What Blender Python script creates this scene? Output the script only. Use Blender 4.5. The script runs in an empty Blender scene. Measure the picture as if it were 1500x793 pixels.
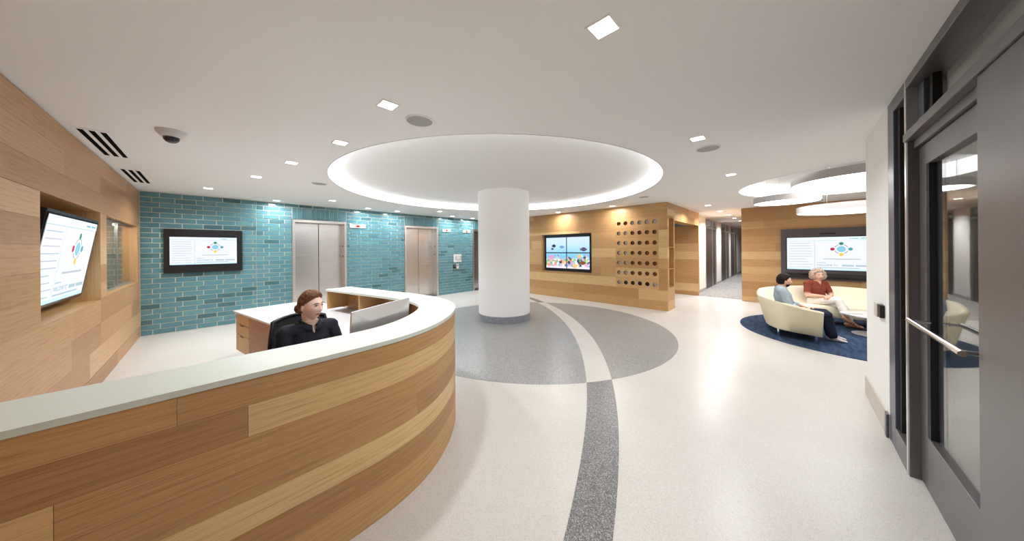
import bpy, bmesh, math, random
from math import sin, cos, pi, radians, atan2, hypot, exp
from mathutils import Vector, Matrix, noise
from mathutils.kdtree import KDTree

random.seed(7)
SC = bpy.context.scene
COL = SC.collection

# ------------------------------------------------------------------ camera
# world axes follow the room: +x runs along the teal brick wall, +y towards it
AL = radians(44.172)
FPX, CXP, V0 = 426.72, 747.0, 365.34
CAMZ = 1.60
H = 2.765                                   # main ceiling
cd = bpy.data.cameras.new('camera')
cam = bpy.data.objects.new('camera', cd)
COL.objects.link(cam)
cd.sensor_fit = 'HORIZONTAL'
cd.sensor_width = 36.0
cd.lens = 36.0 * FPX / 1500.0
cd.shift_x = (750.0 - CXP) / 1500.0
cd.shift_y = (V0 - 396.5) / 1500.0
cd.clip_start = 0.02
cam.matrix_world = (Matrix.Translation((0, 0, CAMZ)) @ Matrix.Rotation(AL - pi / 2, 4, 'Z')
                    @ Matrix.Rotation(pi / 2, 4, 'X') @ Matrix.Rotation(radians(-0.4366), 4, 'Z'))
SC.camera = cam

# ------------------------------------------------------------------ world, exposure
w = bpy.data.worlds.new('world')
SC.world = w
w.use_nodes = True
w.node_tree.nodes['Background'].inputs[0].default_value = (0.80, 0.85, 0.95, 1)
w.node_tree.nodes['Background'].inputs[1].default_value = 0.25
SC.view_settings.view_transform = 'Standard'
SC.view_settings.look = 'None'
SC.view_settings.exposure = 0.30
SC.view_settings.gamma = 1.0
SC.view_settings.use_curve_mapping = False
SC.cycles.use_denoising = True
SC.cycles.max_bounces = 10
SC.cycles.diffuse_bounces = 6
SC.cycles.sample_clamp_indirect = 8.0
SC.cycles.caustics_reflective = False
SC.cycles.caustics_refractive = False

DOWN_W = 24.0          # general downlights
WASH_W = 13.0          # wall washers
COVE_E = 5.0           # luminous cove rings
PEND_E = 4.6           # pendant diffusers


# ------------------------------------------------------------------ helpers
def lin(r, g, b):
    f = lambda c: (c / 255.0) / 12.92 if c <= 10 else (((c / 255.0) + 0.055) / 1.055) ** 2.4
    return (f(r), f(g), f(b), 1.0)


def wm(o):
    return wm(o.parent) @ o.matrix_basis if o.parent else o.matrix_basis.copy()


def tag(o, label=None, cat=None, group=None, kind=None):
    if label: o['label'] = label
    if cat: o['category'] = cat
    if group: o['group'] = group
    if kind: o['kind'] = kind
    return o


def empty(name, loc, rotz=0.0, label=None, cat=None, group=None, kind=None, mat=None):
    o = bpy.data.objects.new(name, None)
    o.empty_display_size = 0.1
    COL.objects.link(o)
    if mat is not None:
        o.matrix_basis = mat
    else:
        o.location = loc
        o.rotation_euler = (0, 0, rotz)
    return tag(o, label, cat, group, kind)


def uvfun(kind):
    if callable(kind): return kind
    if kind == 'x': return lambda p: (p[0], p[2] + p[1] * 0.9)
    if kind == 'y': return lambda p: (p[1], p[2] + p[0] * 0.9)
    if kind == 'z': return lambda p: (p[2], p[0] + p[1] * 0.9)


TONE = random.Random(77)


def mk(name, g, m, parent=None, uv=None, smooth=False, local=False, mats=None, fmat=None):
    """One mesh object from geometry g = (verts, faces). Coordinates are world
    ones unless local=True (then they are in the parent's own space)."""
    V, F = g
    V = [Vector(v) for v in V]
    W = V
    if parent is not None and not local:
        inv = wm(parent).inverted()
        V = [inv @ v for v in V]
    lo = Vector([min(v[i] for v in V) for i in range(3)])
    hi = Vector([max(v[i] for v in V) for i in range(3)])
    org = (lo + hi) / 2
    if parent is None: org.z = lo.z
    me = bpy.data.meshes.new(name)
    me.from_pydata([v - org for v in V], [], F)
    for mm in (mats or [m]): me.materials.append(mm)
    if fmat:
        for p, k in zip(me.polygons, fmat): p.material_index = k
    if uv is not None:
        fn = uvfun(uv)
        lay = me.uv_layers.new(name='UVMap')
        for lp in me.loops:
            lay.data[lp.index].uv = fn(W[lp.vertex_index])
    if smooth is True:
        for p in me.polygons: p.use_smooth = True
    elif smooth:
        for p in me.polygons: p.use_smooth = True
        me.set_sharp_from_angle(angle=radians(smooth))
    me.update()
    o = bpy.data.objects.new(name, me)
    COL.objects.link(o)
    o.parent = parent
    o.location = org
    o.color = (TONE.uniform(0.30, 0.75), 0.5, 0.5, 1)
    return o


def merge(*gs):
    V, F = [], []
    for v, f in gs:
        n = len(V)
        V += list(v)
        F += [[i + n for i in q] for q in f]
    return V, F


def xf(g, M):
    return [M @ Vector(v) for v in g[0]], g[1]


def box(x0, x1, y0, y1, z0, z1):
    V = [(x0, y0, z0), (x1, y0, z0), (x1, y1, z0), (x0, y1, z0), (x0, y0, z1), (x1, y0, z1), (x1, y1, z1), (x0, y1, z1)]
    F = [(3, 2, 1, 0), (4, 5, 6, 7), (0, 1, 5, 4), (1, 2, 6, 5), (2, 3, 7, 6), (3, 0, 4, 7)]
    return V, F


def bevel(g, w, seg=2, ang=40):
    me = bpy.data.meshes.new('tmp')
    me.from_pydata([tuple(v) for v in g[0]], [], g[1])
    bm = bmesh.new(); bm.from_mesh(me)
    bpy.data.meshes.remove(me)
    ed = [e for e in bm.edges if len(e.link_faces) == 2 and e.calc_face_angle(0) > radians(ang)]
    bmesh.ops.bevel(bm, geom=ed, offset=w, segments=seg, affect='EDGES', profile=0.5)
    bm.verts.index_update()
    r = [v.co.copy() for v in bm.verts], [[v.index for v in f.verts] for f in bm.faces]
    bm.free()
    return r


def bbox(x0, x1, y0, y1, z0, z1, b=0.005, seg=2):
    return bevel(box(x0, x1, y0, y1, z0, z1), b, seg)


def prism(poly, z0, z1):
    n = len(poly)
    a = sum(poly[i][0] * poly[(i + 1) % n][1] - poly[(i + 1) % n][0] * poly[i][1] for i in range(n))
    if a < 0: poly = poly[::-1]
    V = [(p[0], p[1], z0) for p in poly] + [(p[0], p[1], z1) for p in poly]
    F = [list(range(n - 1, -1, -1)), list(range(n, 2 * n))]
    F += [(i, (i + 1) % n, n + (i + 1) % n, n + i) for i in range(n)]
    return V, F


def lathe(prof, c=(0, 0), n=32, closed=False):
    """profile [(r,z)...] turned round the vertical axis through c"""
    V, F = [], []
    for r, z in prof:
        for k in range(n):
            a = 2 * pi * k / n
            V.append((c[0] + r * cos(a), c[1] + r * sin(a), z))
    m = len(prof)
    for i in range(m if closed else m - 1):
        j = (i + 1) % m
        for k in range(n):
            l = (k + 1) % n
            F.append((i * n + k, i * n + l, j * n + l, j * n + k))
    if not closed:
        if prof[0][0] > 1e-6: F.append(list(range(n - 1, -1, -1)))
        if prof[-1][0] > 1e-6: F.append([(m - 1) * n + k for k in range(n)])
    return V, F


def cyl(c, r, z0, z1, n=24):
    return lathe([(r, z0), (r, z1)], c, n)


def tube(path, rad, n=10, cap=True):
    P = [Vector(p) for p in path]
    R = rad if isinstance(rad, (list, tuple)) else [rad] * len(P)
    V, F = [], []
    t0 = (P[1] - P[0]).normalized()
    up = Vector((0, 0, 1)) if abs(t0.z) < 0.9 else Vector((1, 0, 0))
    a = t0.cross(up).normalized()
    for i, p in enumerate(P):
        t = (P[min(i + 1, len(P) - 1)] - P[max(i - 1, 0)]).normalized()
        a = (a - t * a.dot(t)).normalized()
        b = t.cross(a)
        for k in range(n):
            q = 2 * pi * k / n
            V.append(p + (a * cos(q) + b * sin(q)) * R[i])
    for i in range(len(P) - 1):
        for k in range(n):
            l = (k + 1) % n
            F.append((i * n + k, i * n + l, (i + 1) * n + l, (i + 1) * n + k))
    if cap:
        F.append(list(range(n - 1, -1, -1)))
        F.append([(len(P) - 1) * n + k for k in range(n)])
    return V, F


def ell(c, r, n=16, m=10, M=None):
    V, F = [], []
    for i in range(m + 1):
        t = pi * i / m
        for k in range(n):
            a = 2 * pi * k / n
            v = Vector((r[0] * sin(t) * cos(a), r[1] * sin(t) * sin(a), r[2] * cos(t)))
            if M is not None: v = M @ v
            V.append(v + Vector(c))
    for i in range(m):
        for k in range(n):
            l = (k + 1) % n
            F.append((i * n + k, (i + 1) * n + k, (i + 1) * n + l, i * n + l))
    return V, F


# ------------------------------------------------------------------ materials
def mat(name, col, rough=0.5, metal=0.0, emit=None, es=0.0, coat=0.0, trans=0.0, ior=1.45, sss=0.0, spec=0.5):
    m = bpy.data.materials.new(name)
    m.use_nodes = True
    b = m.node_tree.nodes['Principled BSDF']
    b.inputs['Base Color'].default_value = col
    b.inputs['Roughness'].default_value = rough
    b.inputs['Metallic'].default_value = metal
    b.inputs['IOR'].default_value = ior
    b.inputs['Coat Weight'].default_value = coat
    b.inputs['Coat Roughness'].default_value = 0.08
    b.inputs['Transmission Weight'].default_value = trans
    b.inputs['Specular IOR Level'].default_value = spec
    if sss:
        b.inputs['Subsurface Weight'].default_value = sss
        b.inputs['Subsurface Radius'].default_value = (0.02, 0.008, 0.004)
        b.inputs['Subsurface Scale'].default_value = 0.3
    if emit is not None:
        b.inputs['Emission Color'].default_value = emit
        b.inputs['Emission Strength'].default_value = es
    return m


def N(m, t, **kw):
    n = m.node_tree.nodes.new(t)
    for k, v in kw.items(): setattr(n, k, v)
    return n


def ramp(m, stops):
    n = N(m, 'ShaderNodeValToRGB')
    e = n.color_ramp.elements
    while len(e) > 1: e.remove(e[-1])
    e[0].position, e[0].color = stops[0]
    for p, c in stops[1:]:
        x = e.new(p); x.color = c
    return n


def wood(name, tones, grain=0.26, rough=0.42):
    """oak veneer: the grain runs along U of the UV map (metres)"""
    m = mat(name, tones[0], rough)
    nt = m.node_tree; L = nt.links.new
    b = nt.nodes['Principled BSDF']
    tc = N(m, 'ShaderNodeTexCoord'); oi = N(m, 'ShaderNodeObjectInfo')
    sep = N(m, 'ShaderNodeSeparateXYZ'); L(tc.outputs['UV'], sep.inputs[0])
    def mth(op, a, c):
        n = N(m, 'ShaderNodeMath', operation=op)
        for s, x in zip(n.inputs, (a, c)):
            if isinstance(x, (int, float)): s.default_value = x
            else: L(x, s)
        return n.outputs[0]
    rnd = oi.outputs['Random']
    u = mth('ADD', sep.outputs[0], mth('MULTIPLY', rnd, 53.0))
    v = mth('ADD', sep.outputs[1], mth('MULTIPLY', rnd, 17.0))
    def vec(su, sv):
        c = N(m, 'ShaderNodeCombineXYZ')
        L(mth('MULTIPLY', u, su), c.inputs[0]); L(mth('MULTIPLY', v, sv), c.inputs[1])
        return c.outputs[0]
    fine = N(m, 'ShaderNodeTexNoise'); L(vec(4.0, 190.0), fine.inputs['Vector']); fine.inputs['Scale'].default_value = 1.0
    fine.inputs['Detail'].default_value = 4.0
    broad = N(m, 'ShaderNodeTexNoise'); L(vec(0.9, 26.0), broad.inputs['Vector']); broad.inputs['Scale'].default_value = 1.0
    broad.inputs['Detail'].default_value = 2.0; broad.inputs['Distortion'].default_value = 0.6
    ring = N(m, 'ShaderNodeTexWave'); ring.wave_type = 'BANDS'; ring.bands_direction = 'Y'
    L(vec(0.5, 9.0), ring.inputs['Vector']); ring.inputs['Scale'].default_value = 1.0
    ring.inputs['Distortion'].default_value = 5.0; ring.inputs['Detail'].default_value = 2.0
    tones = sorted(tones, key=lambda c: c[0] + c[1])
    tone = ramp(m, [(i / (len(tones) - 1), c) for i, c in enumerate(tones)])
    tsep = N(m, 'ShaderNodeSeparateColor'); L(oi.outputs['Color'], tsep.inputs[0])
    L(tsep.outputs[0], tone.inputs[0])
    g = mth('ADD', mth('MULTIPLY', fine.outputs[0], 0.72), mth('ADD', mth('MULTIPLY', broad.outputs[0], 0.20), mth('MULTIPLY', ring.outputs[0], 0.08)))
    gr = ramp(m, [(0.30, (1 - grain * 1.2, 1 - grain * 1.45, 1 - grain * 1.7, 1)), (0.52, (1, 1, 1, 1)), (0.72, (1.0 + grain * 0.25,) * 3 + (1,))])
    L(g, gr.inputs[0])
    mx = N(m, 'ShaderNodeMix', data_type='RGBA', blend_type='MULTIPLY'); mx.inputs[0].default_value = 1.0
    L(tone.outputs[0], mx.inputs[6]); L(gr.outputs[0], mx.inputs[7])
    L(mx.outputs[2], b.inputs['Base Color'])
    bp = N(m, 'ShaderNodeBump'); bp.inputs['Strength'].default_value = 0.04; bp.inputs['Distance'].default_value = 0.002
    L(fine.outputs[0], bp.inputs['Height']); L(bp.outputs[0], b.inputs['Normal'])
    return m


def terrazzo(name, base, chips, rough=0.30, scale=210.0, amount=0.30, seed=0.0):
    m = mat(name, base, rough, spec=0.45)
    nt = m.node_tree; L = nt.links.new
    b = nt.nodes['Principled BSDF']
    tc = N(m, 'ShaderNodeNewGeometry')
    mp = N(m, 'ShaderNodeMapping'); mp.inputs['Location'].default_value = (seed, seed, 0)
    L(tc.outputs['Position'], mp.inputs[0])
    vo = N(m, 'ShaderNodeTexVoronoi'); vo.inputs['Scale'].default_value = scale
    L(mp.outputs[0], vo.inputs['Vector'])
    sx = N(m, 'ShaderNodeSeparateColor'); L(vo.outputs['Color'], sx.inputs[0])
    st = [(0.0, base)]
    k = 1 - amount
    st[0] = (0.0, base)
    for i, c in enumerate(chips):
        st.append((k + amount * i / len(chips), c))
    r = ramp(m, st); r.color_ramp.interpolation = 'CONSTANT'
    L(sx.outputs[0], r.inputs[0])
    big = N(m, 'ShaderNodeTexNoise'); big.inputs['Scale'].default_value = 1.3; big.inputs['Detail'].default_value = 3
    L(mp.outputs[0], big.inputs['Vector'])
    br = ramp(m, [(0.3, (0.94, 0.93, 0.92, 1)), (0.7, (1.0, 1.0, 1.0, 1))]); L(big.outputs[0], br.inputs[0])
    mx = N(m, 'ShaderNodeMix', data_type='RGBA', blend_type='MULTIPLY'); mx.inputs[0].default_value = 1.0
    L(r.outputs[0], mx.inputs[6]); L(br.outputs[0], mx.inputs[7]); L(mx.outputs[2], b.inputs['Base Color'])
    return m


def glaze(name, island):
    """glazed teal brick, tone picked per brick"""
    m = mat(name, lin(60, 130, 145), 0.22, coat=0.3)
    nt = m.node_tree; L = nt.links.new
    b = nt.nodes['Principled BSDF']
    if island:
        src = N(m, 'ShaderNodeNewGeometry').outputs['Random Per Island']
    else:
        src = N(m, 'ShaderNodeObjectInfo').outputs['Random']
    t = ramp(m, [(0.0, lin(62, 104, 112)), (0.06, lin(68, 110, 119)), (0.11, lin(84, 132, 143)), (0.5, lin(92, 140, 152)),
                 (0.8, lin(82, 130, 145)), (1.0, lin(98, 148, 155))])
    L(src, t.inputs[0])
    ge = N(m, 'ShaderNodeNewGeometry')
    no = N(m, 'ShaderNodeTexNoise'); no.inputs['Scale'].default_value = 14.0; no.inputs['Detail'].default_value = 3
    mp = N(m, 'ShaderNodeMapping'); mp.inputs['Scale'].default_value = (1, 1, 3)
    L(ge.outputs['Position'], mp.inputs[0]); L(mp.outputs[0], no.inputs['Vector'])
    nr = ramp(m, [(0.3, (0.86, 0.88, 0.9, 1)), (0.7, (1.05, 1.05, 1.04, 1))]); L(no.outputs[0], nr.inputs[0])
    mx = N(m, 'ShaderNodeMix', data_type='RGBA', blend_type='MULTIPLY'); mx.inputs[0].default_value = 1.0
    L(t.outputs[0], mx.inputs[6]); L(nr.outputs[0], mx.inputs[7]); L(mx.outputs[2], b.inputs['Base Color'])
    bp = N(m, 'ShaderNodeBump'); bp.inputs['Strength'].default_value = 0.08; bp.inputs['Distance'].default_value = 0.004
    L(no.outputs[0], bp.inputs['Height']); L(bp.outputs[0], b.inputs['Normal'])
    return m


def brushed(name, col, rough=0.3, axis=2):
    m = mat(name, col, rough, 1.0)
    nt = m.node_tree; L = nt.links.new
    b = nt.nodes['Principled BSDF']
    ge = N(m, 'ShaderNodeNewGeometry')
    mp = N(m, 'ShaderNodeMapping')
    s = [260.0, 260.0, 260.0]; s[axis] = 1.5
    mp.inputs['Scale'].default_value = s
    no = N(m, 'ShaderNodeTexNoise'); no.inputs['Scale'].default_value = 1.0; no.inputs['Detail'].default_value = 2
    L(ge.outputs['Position'], mp.inputs[0]); L(mp.outputs[0], no.inputs['Vector'])
    r = ramp(m, [(0.3, (rough - 0.03,) * 3 + (1,)), (0.7, (rough + 0.04,) * 3 + (1,))])
    L(no.outputs[0], r.inputs[0]); L(r.outputs[0], b.inputs['Roughness'])
    bp = N(m, 'ShaderNodeBump'); bp.inputs['Strength'].default_value = 0.012; bp.inputs['Distance'].default_value = 0.001
    L(no.outputs[0], bp.inputs['Height']); L(bp.outputs[0], b.inputs['Normal'])
    return m


def fabric(name, col, rough=0.85, scale=420.0, var=0.12, bump=0.25):
    m = mat(name, col, rough, spec=0.25)
    nt = m.node_tree; L = nt.links.new
    b = nt.nodes['Principled BSDF']
    tc = N(m, 'ShaderNodeTexCoord')
    no = N(m, 'ShaderNodeTexNoise'); no.inputs['Scale'].default_value = scale; no.inputs['Detail'].default_value = 2
    L(tc.outputs['Object'], no.inputs['Vector'])
    r = ramp(m, [(0.3, tuple(c * (1 - var) for c in col[:3]) + (1,)), (0.7, tuple(min(1, c * (1 + var)) for c in col[:3]) + (1,))])
    L(no.outputs[0], r.inputs[0]); L(r.outputs[0], b.inputs['Base Color'])
    bp = N(m, 'ShaderNodeBump'); bp.inputs['Strength'].default_value = bump; bp.inputs['Distance'].default_value = 0.002
    L(no.outputs[0], bp.inputs['Height']); L(bp.outputs[0], b.inputs['Normal'])
    return m


def carpet(name, c0, c1):
    m = mat(name, c0, 0.95, spec=0.15)
    nt = m.node_tree; L = nt.links.new
    b = nt.nodes['Principled BSDF']
    ge = N(m, 'ShaderNodeNewGeometry')
    mp = N(m, 'ShaderNodeMapping'); mp.inputs['Rotation'].default_value = (0, 0, 0.5); mp.inputs['Scale'].default_value = (3, 14, 1)
    L(ge.outputs['Position'], mp.inputs[0])
    no = N(m, 'ShaderNodeTexNoise'); no.inputs['Scale'].default_value = 1.2; no.inputs['Detail'].default_value = 6
    L(mp.outputs[0], no.inputs['Vector'])
    r = ramp(m, [(0.3, c0), (0.7, c1)]); L(no.outputs[0], r.inputs[0]); L(r.outputs[0], b.inputs['Base Color'])
    n2 = N(m, 'ShaderNodeTexNoise'); n2.inputs['Scale'].default_value = 300; L(ge.outputs['Position'], n2.inputs['Vector'])
    bp = N(m, 'ShaderNodeBump'); bp.inputs['Strength'].default_value = 0.4; bp.inputs['Distance'].default_value = 0.004
    L(n2.outputs[0], bp.inputs['Height']); L(bp.outputs[0], b.inputs['Normal'])
    return m


def emis(name, col, s):
    m = mat(name, (0, 0, 0, 1), 0.4, emit=col, es=s, spec=0.2)
    return m


OAK = wood('oak veneer', [lin(160, 116, 72), lin(186, 144, 96), lin(218, 182, 132), lin(172, 128, 82), lin(198, 156, 106), lin(226, 192, 142)])
OAK_PALE = wood('pale oak veneer', [lin(164, 118, 78), lin(200, 158, 114), lin(176, 132, 90), lin(208, 168, 124), lin(190, 146, 102)], grain=0.26)
OAK_CORE = mat('oak carcass', lin(120, 82, 52), 0.6)
WALNUT = wood('brown veneer of the drawer unit', [lin(150, 98, 64), lin(166, 112, 76), lin(158, 106, 70)], grain=0.4)
TERR = terrazzo('cream terrazzo', lin(204, 200, 194), [lin(199, 194, 188), lin(208, 205, 199), lin(194, 188, 181), lin(212, 210, 206)], amount=0.42)
TERR_G = terrazzo('grey terrazzo', lin(146, 146, 145), [lin(162, 162, 161), lin(128, 128, 128), lin(182, 182, 181), lin(112, 112, 112)], amount=0.62, seed=3.0)
TERR_D = terrazzo('dark grey terrazzo', lin(118, 118, 117), [lin(142, 142, 141), lin(98, 98, 98), lin(170, 170, 169), lin(84, 84, 84)], amount=0.62, seed=6.0)
TERR_B = terrazzo('blue grey terrazzo', lin(128, 132, 140), [lin(150, 155, 164), lin(104, 108, 116), lin(176, 182, 190)], amount=0.6, seed=9.0, rough=0.3)
WHITE = mat('white paint', lin(236, 235, 232), 0.75, spec=0.25)
CEIL = mat('ceiling paint', lin(240, 240, 240), 0.85, spec=0.15)
COLPAINT = mat('column paint', lin(242, 242, 242), 0.6, spec=0.3)
BASEW = mat('pale base tile', lin(196, 188, 176), 0.45)
GROUT = mat('pale grout', lin(228, 224, 204), 0.9, spec=0.1)
GLZ = glaze('teal glazed brick', False)
GLZ_I = glaze('teal glazed brick field', True)
STEEL = brushed('brushed stainless steel', lin(226, 222, 220), 0.24, axis=0)
STEELF = brushed('stainless frame', lin(226, 222, 218), 0.3, axis=2)
ALU = mat('anodised grey aluminium', lin(116, 114, 116), 0.38, 0.7)
ALU_B = mat('slate blue aluminium', lin(92, 98, 112), 0.35, 0.6)
ALU_L = mat('bright aluminium', lin(206, 206, 208), 0.28, 0.9)
CHROME = mat('chrome', lin(220, 220, 222), 0.12, 1.0)
BLACK = mat('black plastic', lin(26, 25, 28), 0.35)
BLACKG = mat('black gloss bezel', lin(22, 21, 30), 0.15, coat=0.5)
CHAR = mat('charcoal bezel', lin(88, 80, 84), 0.4)
DARKGAP = mat('dark gasket', lin(18, 19, 22), 0.5)
GREYP = mat('light grey plastic', lin(214, 212, 212), 0.4)
SPK = mat('speaker grille grey', lin(170, 168, 170), 0.7)
SLOT = mat('slot black', lin(14, 11, 12), 0.9, spec=0.05)


def thin_glass(name, tint):
    m = bpy.data.materials.new(name); m.use_nodes = True
    nt = m.node_tree; L = nt.links.new
    nt.nodes.remove(nt.nodes['Principled BSDF'])
    fr = N(m, 'ShaderNodeFresnel')
    ge = N(m, 'ShaderNodeNewGeometry')               # same reflectance on both faces of a pane
    mr = N(m, 'ShaderNodeMapRange'); mr.inputs[3].default_value = 1.5; mr.inputs[4].default_value = 1 / 1.5
    L(ge.outputs['Backfacing'], mr.inputs[0]); L(mr.outputs[0], fr.inputs['IOR'])
    tr = N(m, 'ShaderNodeBsdfTransparent'); tr.inputs['Color'].default_value = tint
    gl = N(m, 'ShaderNodeBsdfGlossy'); gl.inputs['Roughness'].default_value = 0.0
    mx = N(m, 'ShaderNodeMixShader')
    L(fr.outputs[0], mx.inputs[0]); L(tr.outputs[0], mx.inputs[1]); L(gl.outputs[0], mx.inputs[2])
    L(mx.outputs[0], nt.nodes['Material Output'].inputs['Surface'])
    return m


GLASS = thin_glass('clear glass', (0.96, 0.98, 0.97, 1))
GLASS_G = thin_glass('greenish shelf glass', (0.84, 0.93, 0.90, 1))
QUARTZ = mat('white glass counter', lin(206, 212, 202), 0.45, spec=0.35)
LAM = mat('white laminate', lin(204, 201, 203), 0.3)
SILVER = mat('silver aluminium back', lin(206, 204, 206), 0.32, 0.55)
CREAM = fabric('cream leather', lin(236, 226, 202), 0.5, 160.0, 0.03, 0.06)
CREAM_B = fabric('beige leather shell', lin(222, 212, 182), 0.5, 160.0, 0.03, 0.06)
RUG = carpet('blue carpet', lin(36, 50, 74), lin(62, 82, 110))
CORR = carpet('grey carpet', lin(128, 126, 124), lin(150, 148, 146))
MESHB = fabric('black mesh fabric', lin(44, 42, 44), 0.8, 500.0, 0.3, 0.3)
DOORB = mat('dark bronze door', lin(72, 66, 62), 0.4, 0.3)
LAMP = emis('downlight lens', (1, 0.98, 0.94, 1), 10.0)
COVE = emis('luminous cove', (0.985, 0.99, 1.0, 1), COVE_E)
COVE2 = emis('lounge cove glow', (1, 0.995, 0.985, 1), COVE_E * 0.5)
DIFF = emis('pendant diffuser', (1, 0.985, 0.965, 1), PEND_E)
STRIP = emis('cabinet strip lamp', (1, 0.94, 0.83, 1), 70.0)
RED = emis('red indicator', lin(210, 40, 30), 1.2)


# ------------------------------------------------------------------ plank and rectangle tools
def cut(rects, hole):
    out = []
    a0, a1, b0, b1 = hole
    for s0, s1, z0, z1 in rects:
        if a1 <= s0 or a0 >= s1 or b1 <= z0 or b0 >= z1:
            out.append((s0, s1, z0, z1)); continue
        if b0 > z0: out.append((s0, s1, z0, b0))
        if b1 < z1: out.append((s0, s1, b1, z1))
        m0, m1 = max(z0, b0), min(z1, b1)
        if a0 > s0: out.append((s0, a0, m0, m1))
        if a1 < s1: out.append((a1, s1, m0, m1))
    return [r for r in out if r[1] - r[0] > 0.004 and r[3] - r[2] > 0.004]


def wallrect(axis, plane, sgn, t0, t1, r):
    """box on a wall: r = (s0,s1,z0,z1), between depths t0..t1 measured along sgn from the plane"""
    s0, s1, z0, z1 = r
    a, b = sorted((plane + sgn * t0, plane + sgn * t1))
    return box(a, b, s0, s1, z0, z1) if axis == 'y' else box(s0, s1, a, b, z0, z1)


def planks(parent, axis, plane, sgn, s0, s1, rows, holes, m, L=(1.1, 2.3), t=0.014, gap=0.0012, breaks=(), seed=1):
    """horizontal boards, front face on the plane (outward direction sgn)"""
    rng = random.Random(seed)
    for z0, z1 in zip(rows[:-1], rows[1:]):
        c = [s0] + sorted(breaks)
        pts = []
        for a, b in zip(c, c[1:] + [s1]):
            pts.append(a)
            p = a + rng.uniform(0.3, L[1])
            while p < b - 0.35:
                pts.append(p); p += rng.uniform(*L)
        pts.append(s1)
        for a, b in zip(pts[:-1], pts[1:]):
            rs = [(a, b, z0, z1)]
            for h in holes: rs = cut(rs, h)
            for r in rs:
                r = (r[0] + gap / 2, r[1] - gap / 2, r[2] + gap / 2, r[3] - gap / 2)
                o = mk('plank', wallrect(axis, plane, sgn, -t, 0.0, r), m, parent, uv=axis)
                o.color = (rng.uniform(0.12, 0.95) if m is OAK_PALE else rng.uniform(0.32, 0.84), 0.5, 0.5, 1)


def sheet(axis, plane, sgn, s0, s1, z0, z1, holes, t0, t1):
    rs = [(s0, s1, z0, z1)]
    for h in holes: rs = cut(rs, h)
    return merge(*[wallrect(axis, plane, sgn, t0, t1, r) for r in rs])


def circle(c, r, n=96, a0=0.0, a1=2 * pi, end=False):
    k = n + 1 if end else n
    return [(c[0] + r * cos(a0 + (a1 - a0) * i / n), c[1] + r * sin(a0 + (a1 - a0) * i / n)) for i in range(k)]


# ------------------------------------------------------------------ floor
floor = mk('floor', box(-1.6, 25.0, -5.2, 10.2, -0.12, 0.0), TERR)
tag(floor, kind='structure', label='polished cream terrazzo floor of the lobby')
MC, MR = (4.68, 3.93), 2.66
C1, R1 = (-2.477, 11.042), 10.826
C2, R2 = (-1.684, 10.025), 9.847
mk('terrazzo_disc', prism(circle(MC, MR, 128), 0.0, 0.0012), TERR_G, floor)


def arcpt(c, r, a): return (c[0] + r * cos(a), c[1] + r * sin(a))


def crossing(c, r, lo, hi):
    f = lambda a: hypot(arcpt(c, r, a)[0] - MC[0], arcpt(c, r, a)[1] - MC[1]) - MR
    for _ in range(60):
        mid = (lo + hi) / 2
        if (f(lo) < 0) == (f(mid) < 0): lo = mid
        else: hi = mid
    return (lo + hi) / 2


e1a, e1b = crossing(C1, R1, radians(-70), radians(-45)), crossing(C1, R1, radians(-45), radians(-20))
e2a, e2b = crossing(C2, R2, radians(-70), radians(-45)), crossing(C2, R2, radians(-45), radians(-15))


def medarc(p, q, n=8):
    a, b = atan2(p[1] - MC[1], p[0] - MC[0]), atan2(q[1] - MC[1], q[0] - MC[0])
    return [(MC[0] + MR * cos(a + (b - a) * i / n), MC[1] + MR * sin(a + (b - a) * i / n)) for i in range(1, n)]


def band(a0, a1, b0, b1, z, m, name, arc0=False, arc1=False):
    n = 40
    A = [arcpt(C1, R1, a0 + (a1 - a0) * i / n) for i in range(n + 1)]
    B = [arcpt(C2, R2, b0 + (b1 - b0) * i / n) for i in range(n + 1)]
    V = [(p[0], p[1], z) for p in A + B]
    F = [(i, n + 1 + i, n + 2 + i, i + 1) for i in range(n)]
    base = len(V)
    if arc0:
        V += [(p[0], p[1], z) for p in medarc(A[0], B[0])]; F.append([0] + list(range(base, len(V))) + [n + 1]); base = len(V)
    if arc1:
        V += [(p[0], p[1], z) for p in medarc(A[-1], B[-1])]; F.append([n] + list(range(base, len(V))) + [2 * n + 1])
    # normals up
    bm = bmesh.new(); bv = [bm.verts.new(v) for v in V]
    for f in F: bm.faces.new([bv[i] for i in f])
    for f in bm.faces:
        f.normal_update()
        if f.normal.z < 0: f.normal_flip()
    bm.verts.index_update()
    g = [v.co.copy() for v in bm.verts], [[v.index for v in f.verts] for f in bm.faces]
    bm.free()
    mk(name, g, m, floor)


band(e1a, e1b, e2a, e2b, 0.0020, TERR, 'cream_band', True, True)
band(radians(-86), e1a, radians(-86), e2a, 0.0010, TERR_D, 'dark_band')
band(e1b, radians(-16), e2b, radians(-12), 0.0010, TERR_D, 'dark_band')
mk('corridor_carpet', box(11.35, 24.0, 1.10, 2.40, 0.0, 0.004), CORR, floor)

# ------------------------------------------------------------------ ceiling with the two round recesses
DC, DR = (4.05, 4.23), 2.915
LC, LR = (7.93, -0.92), 1.735


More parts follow.
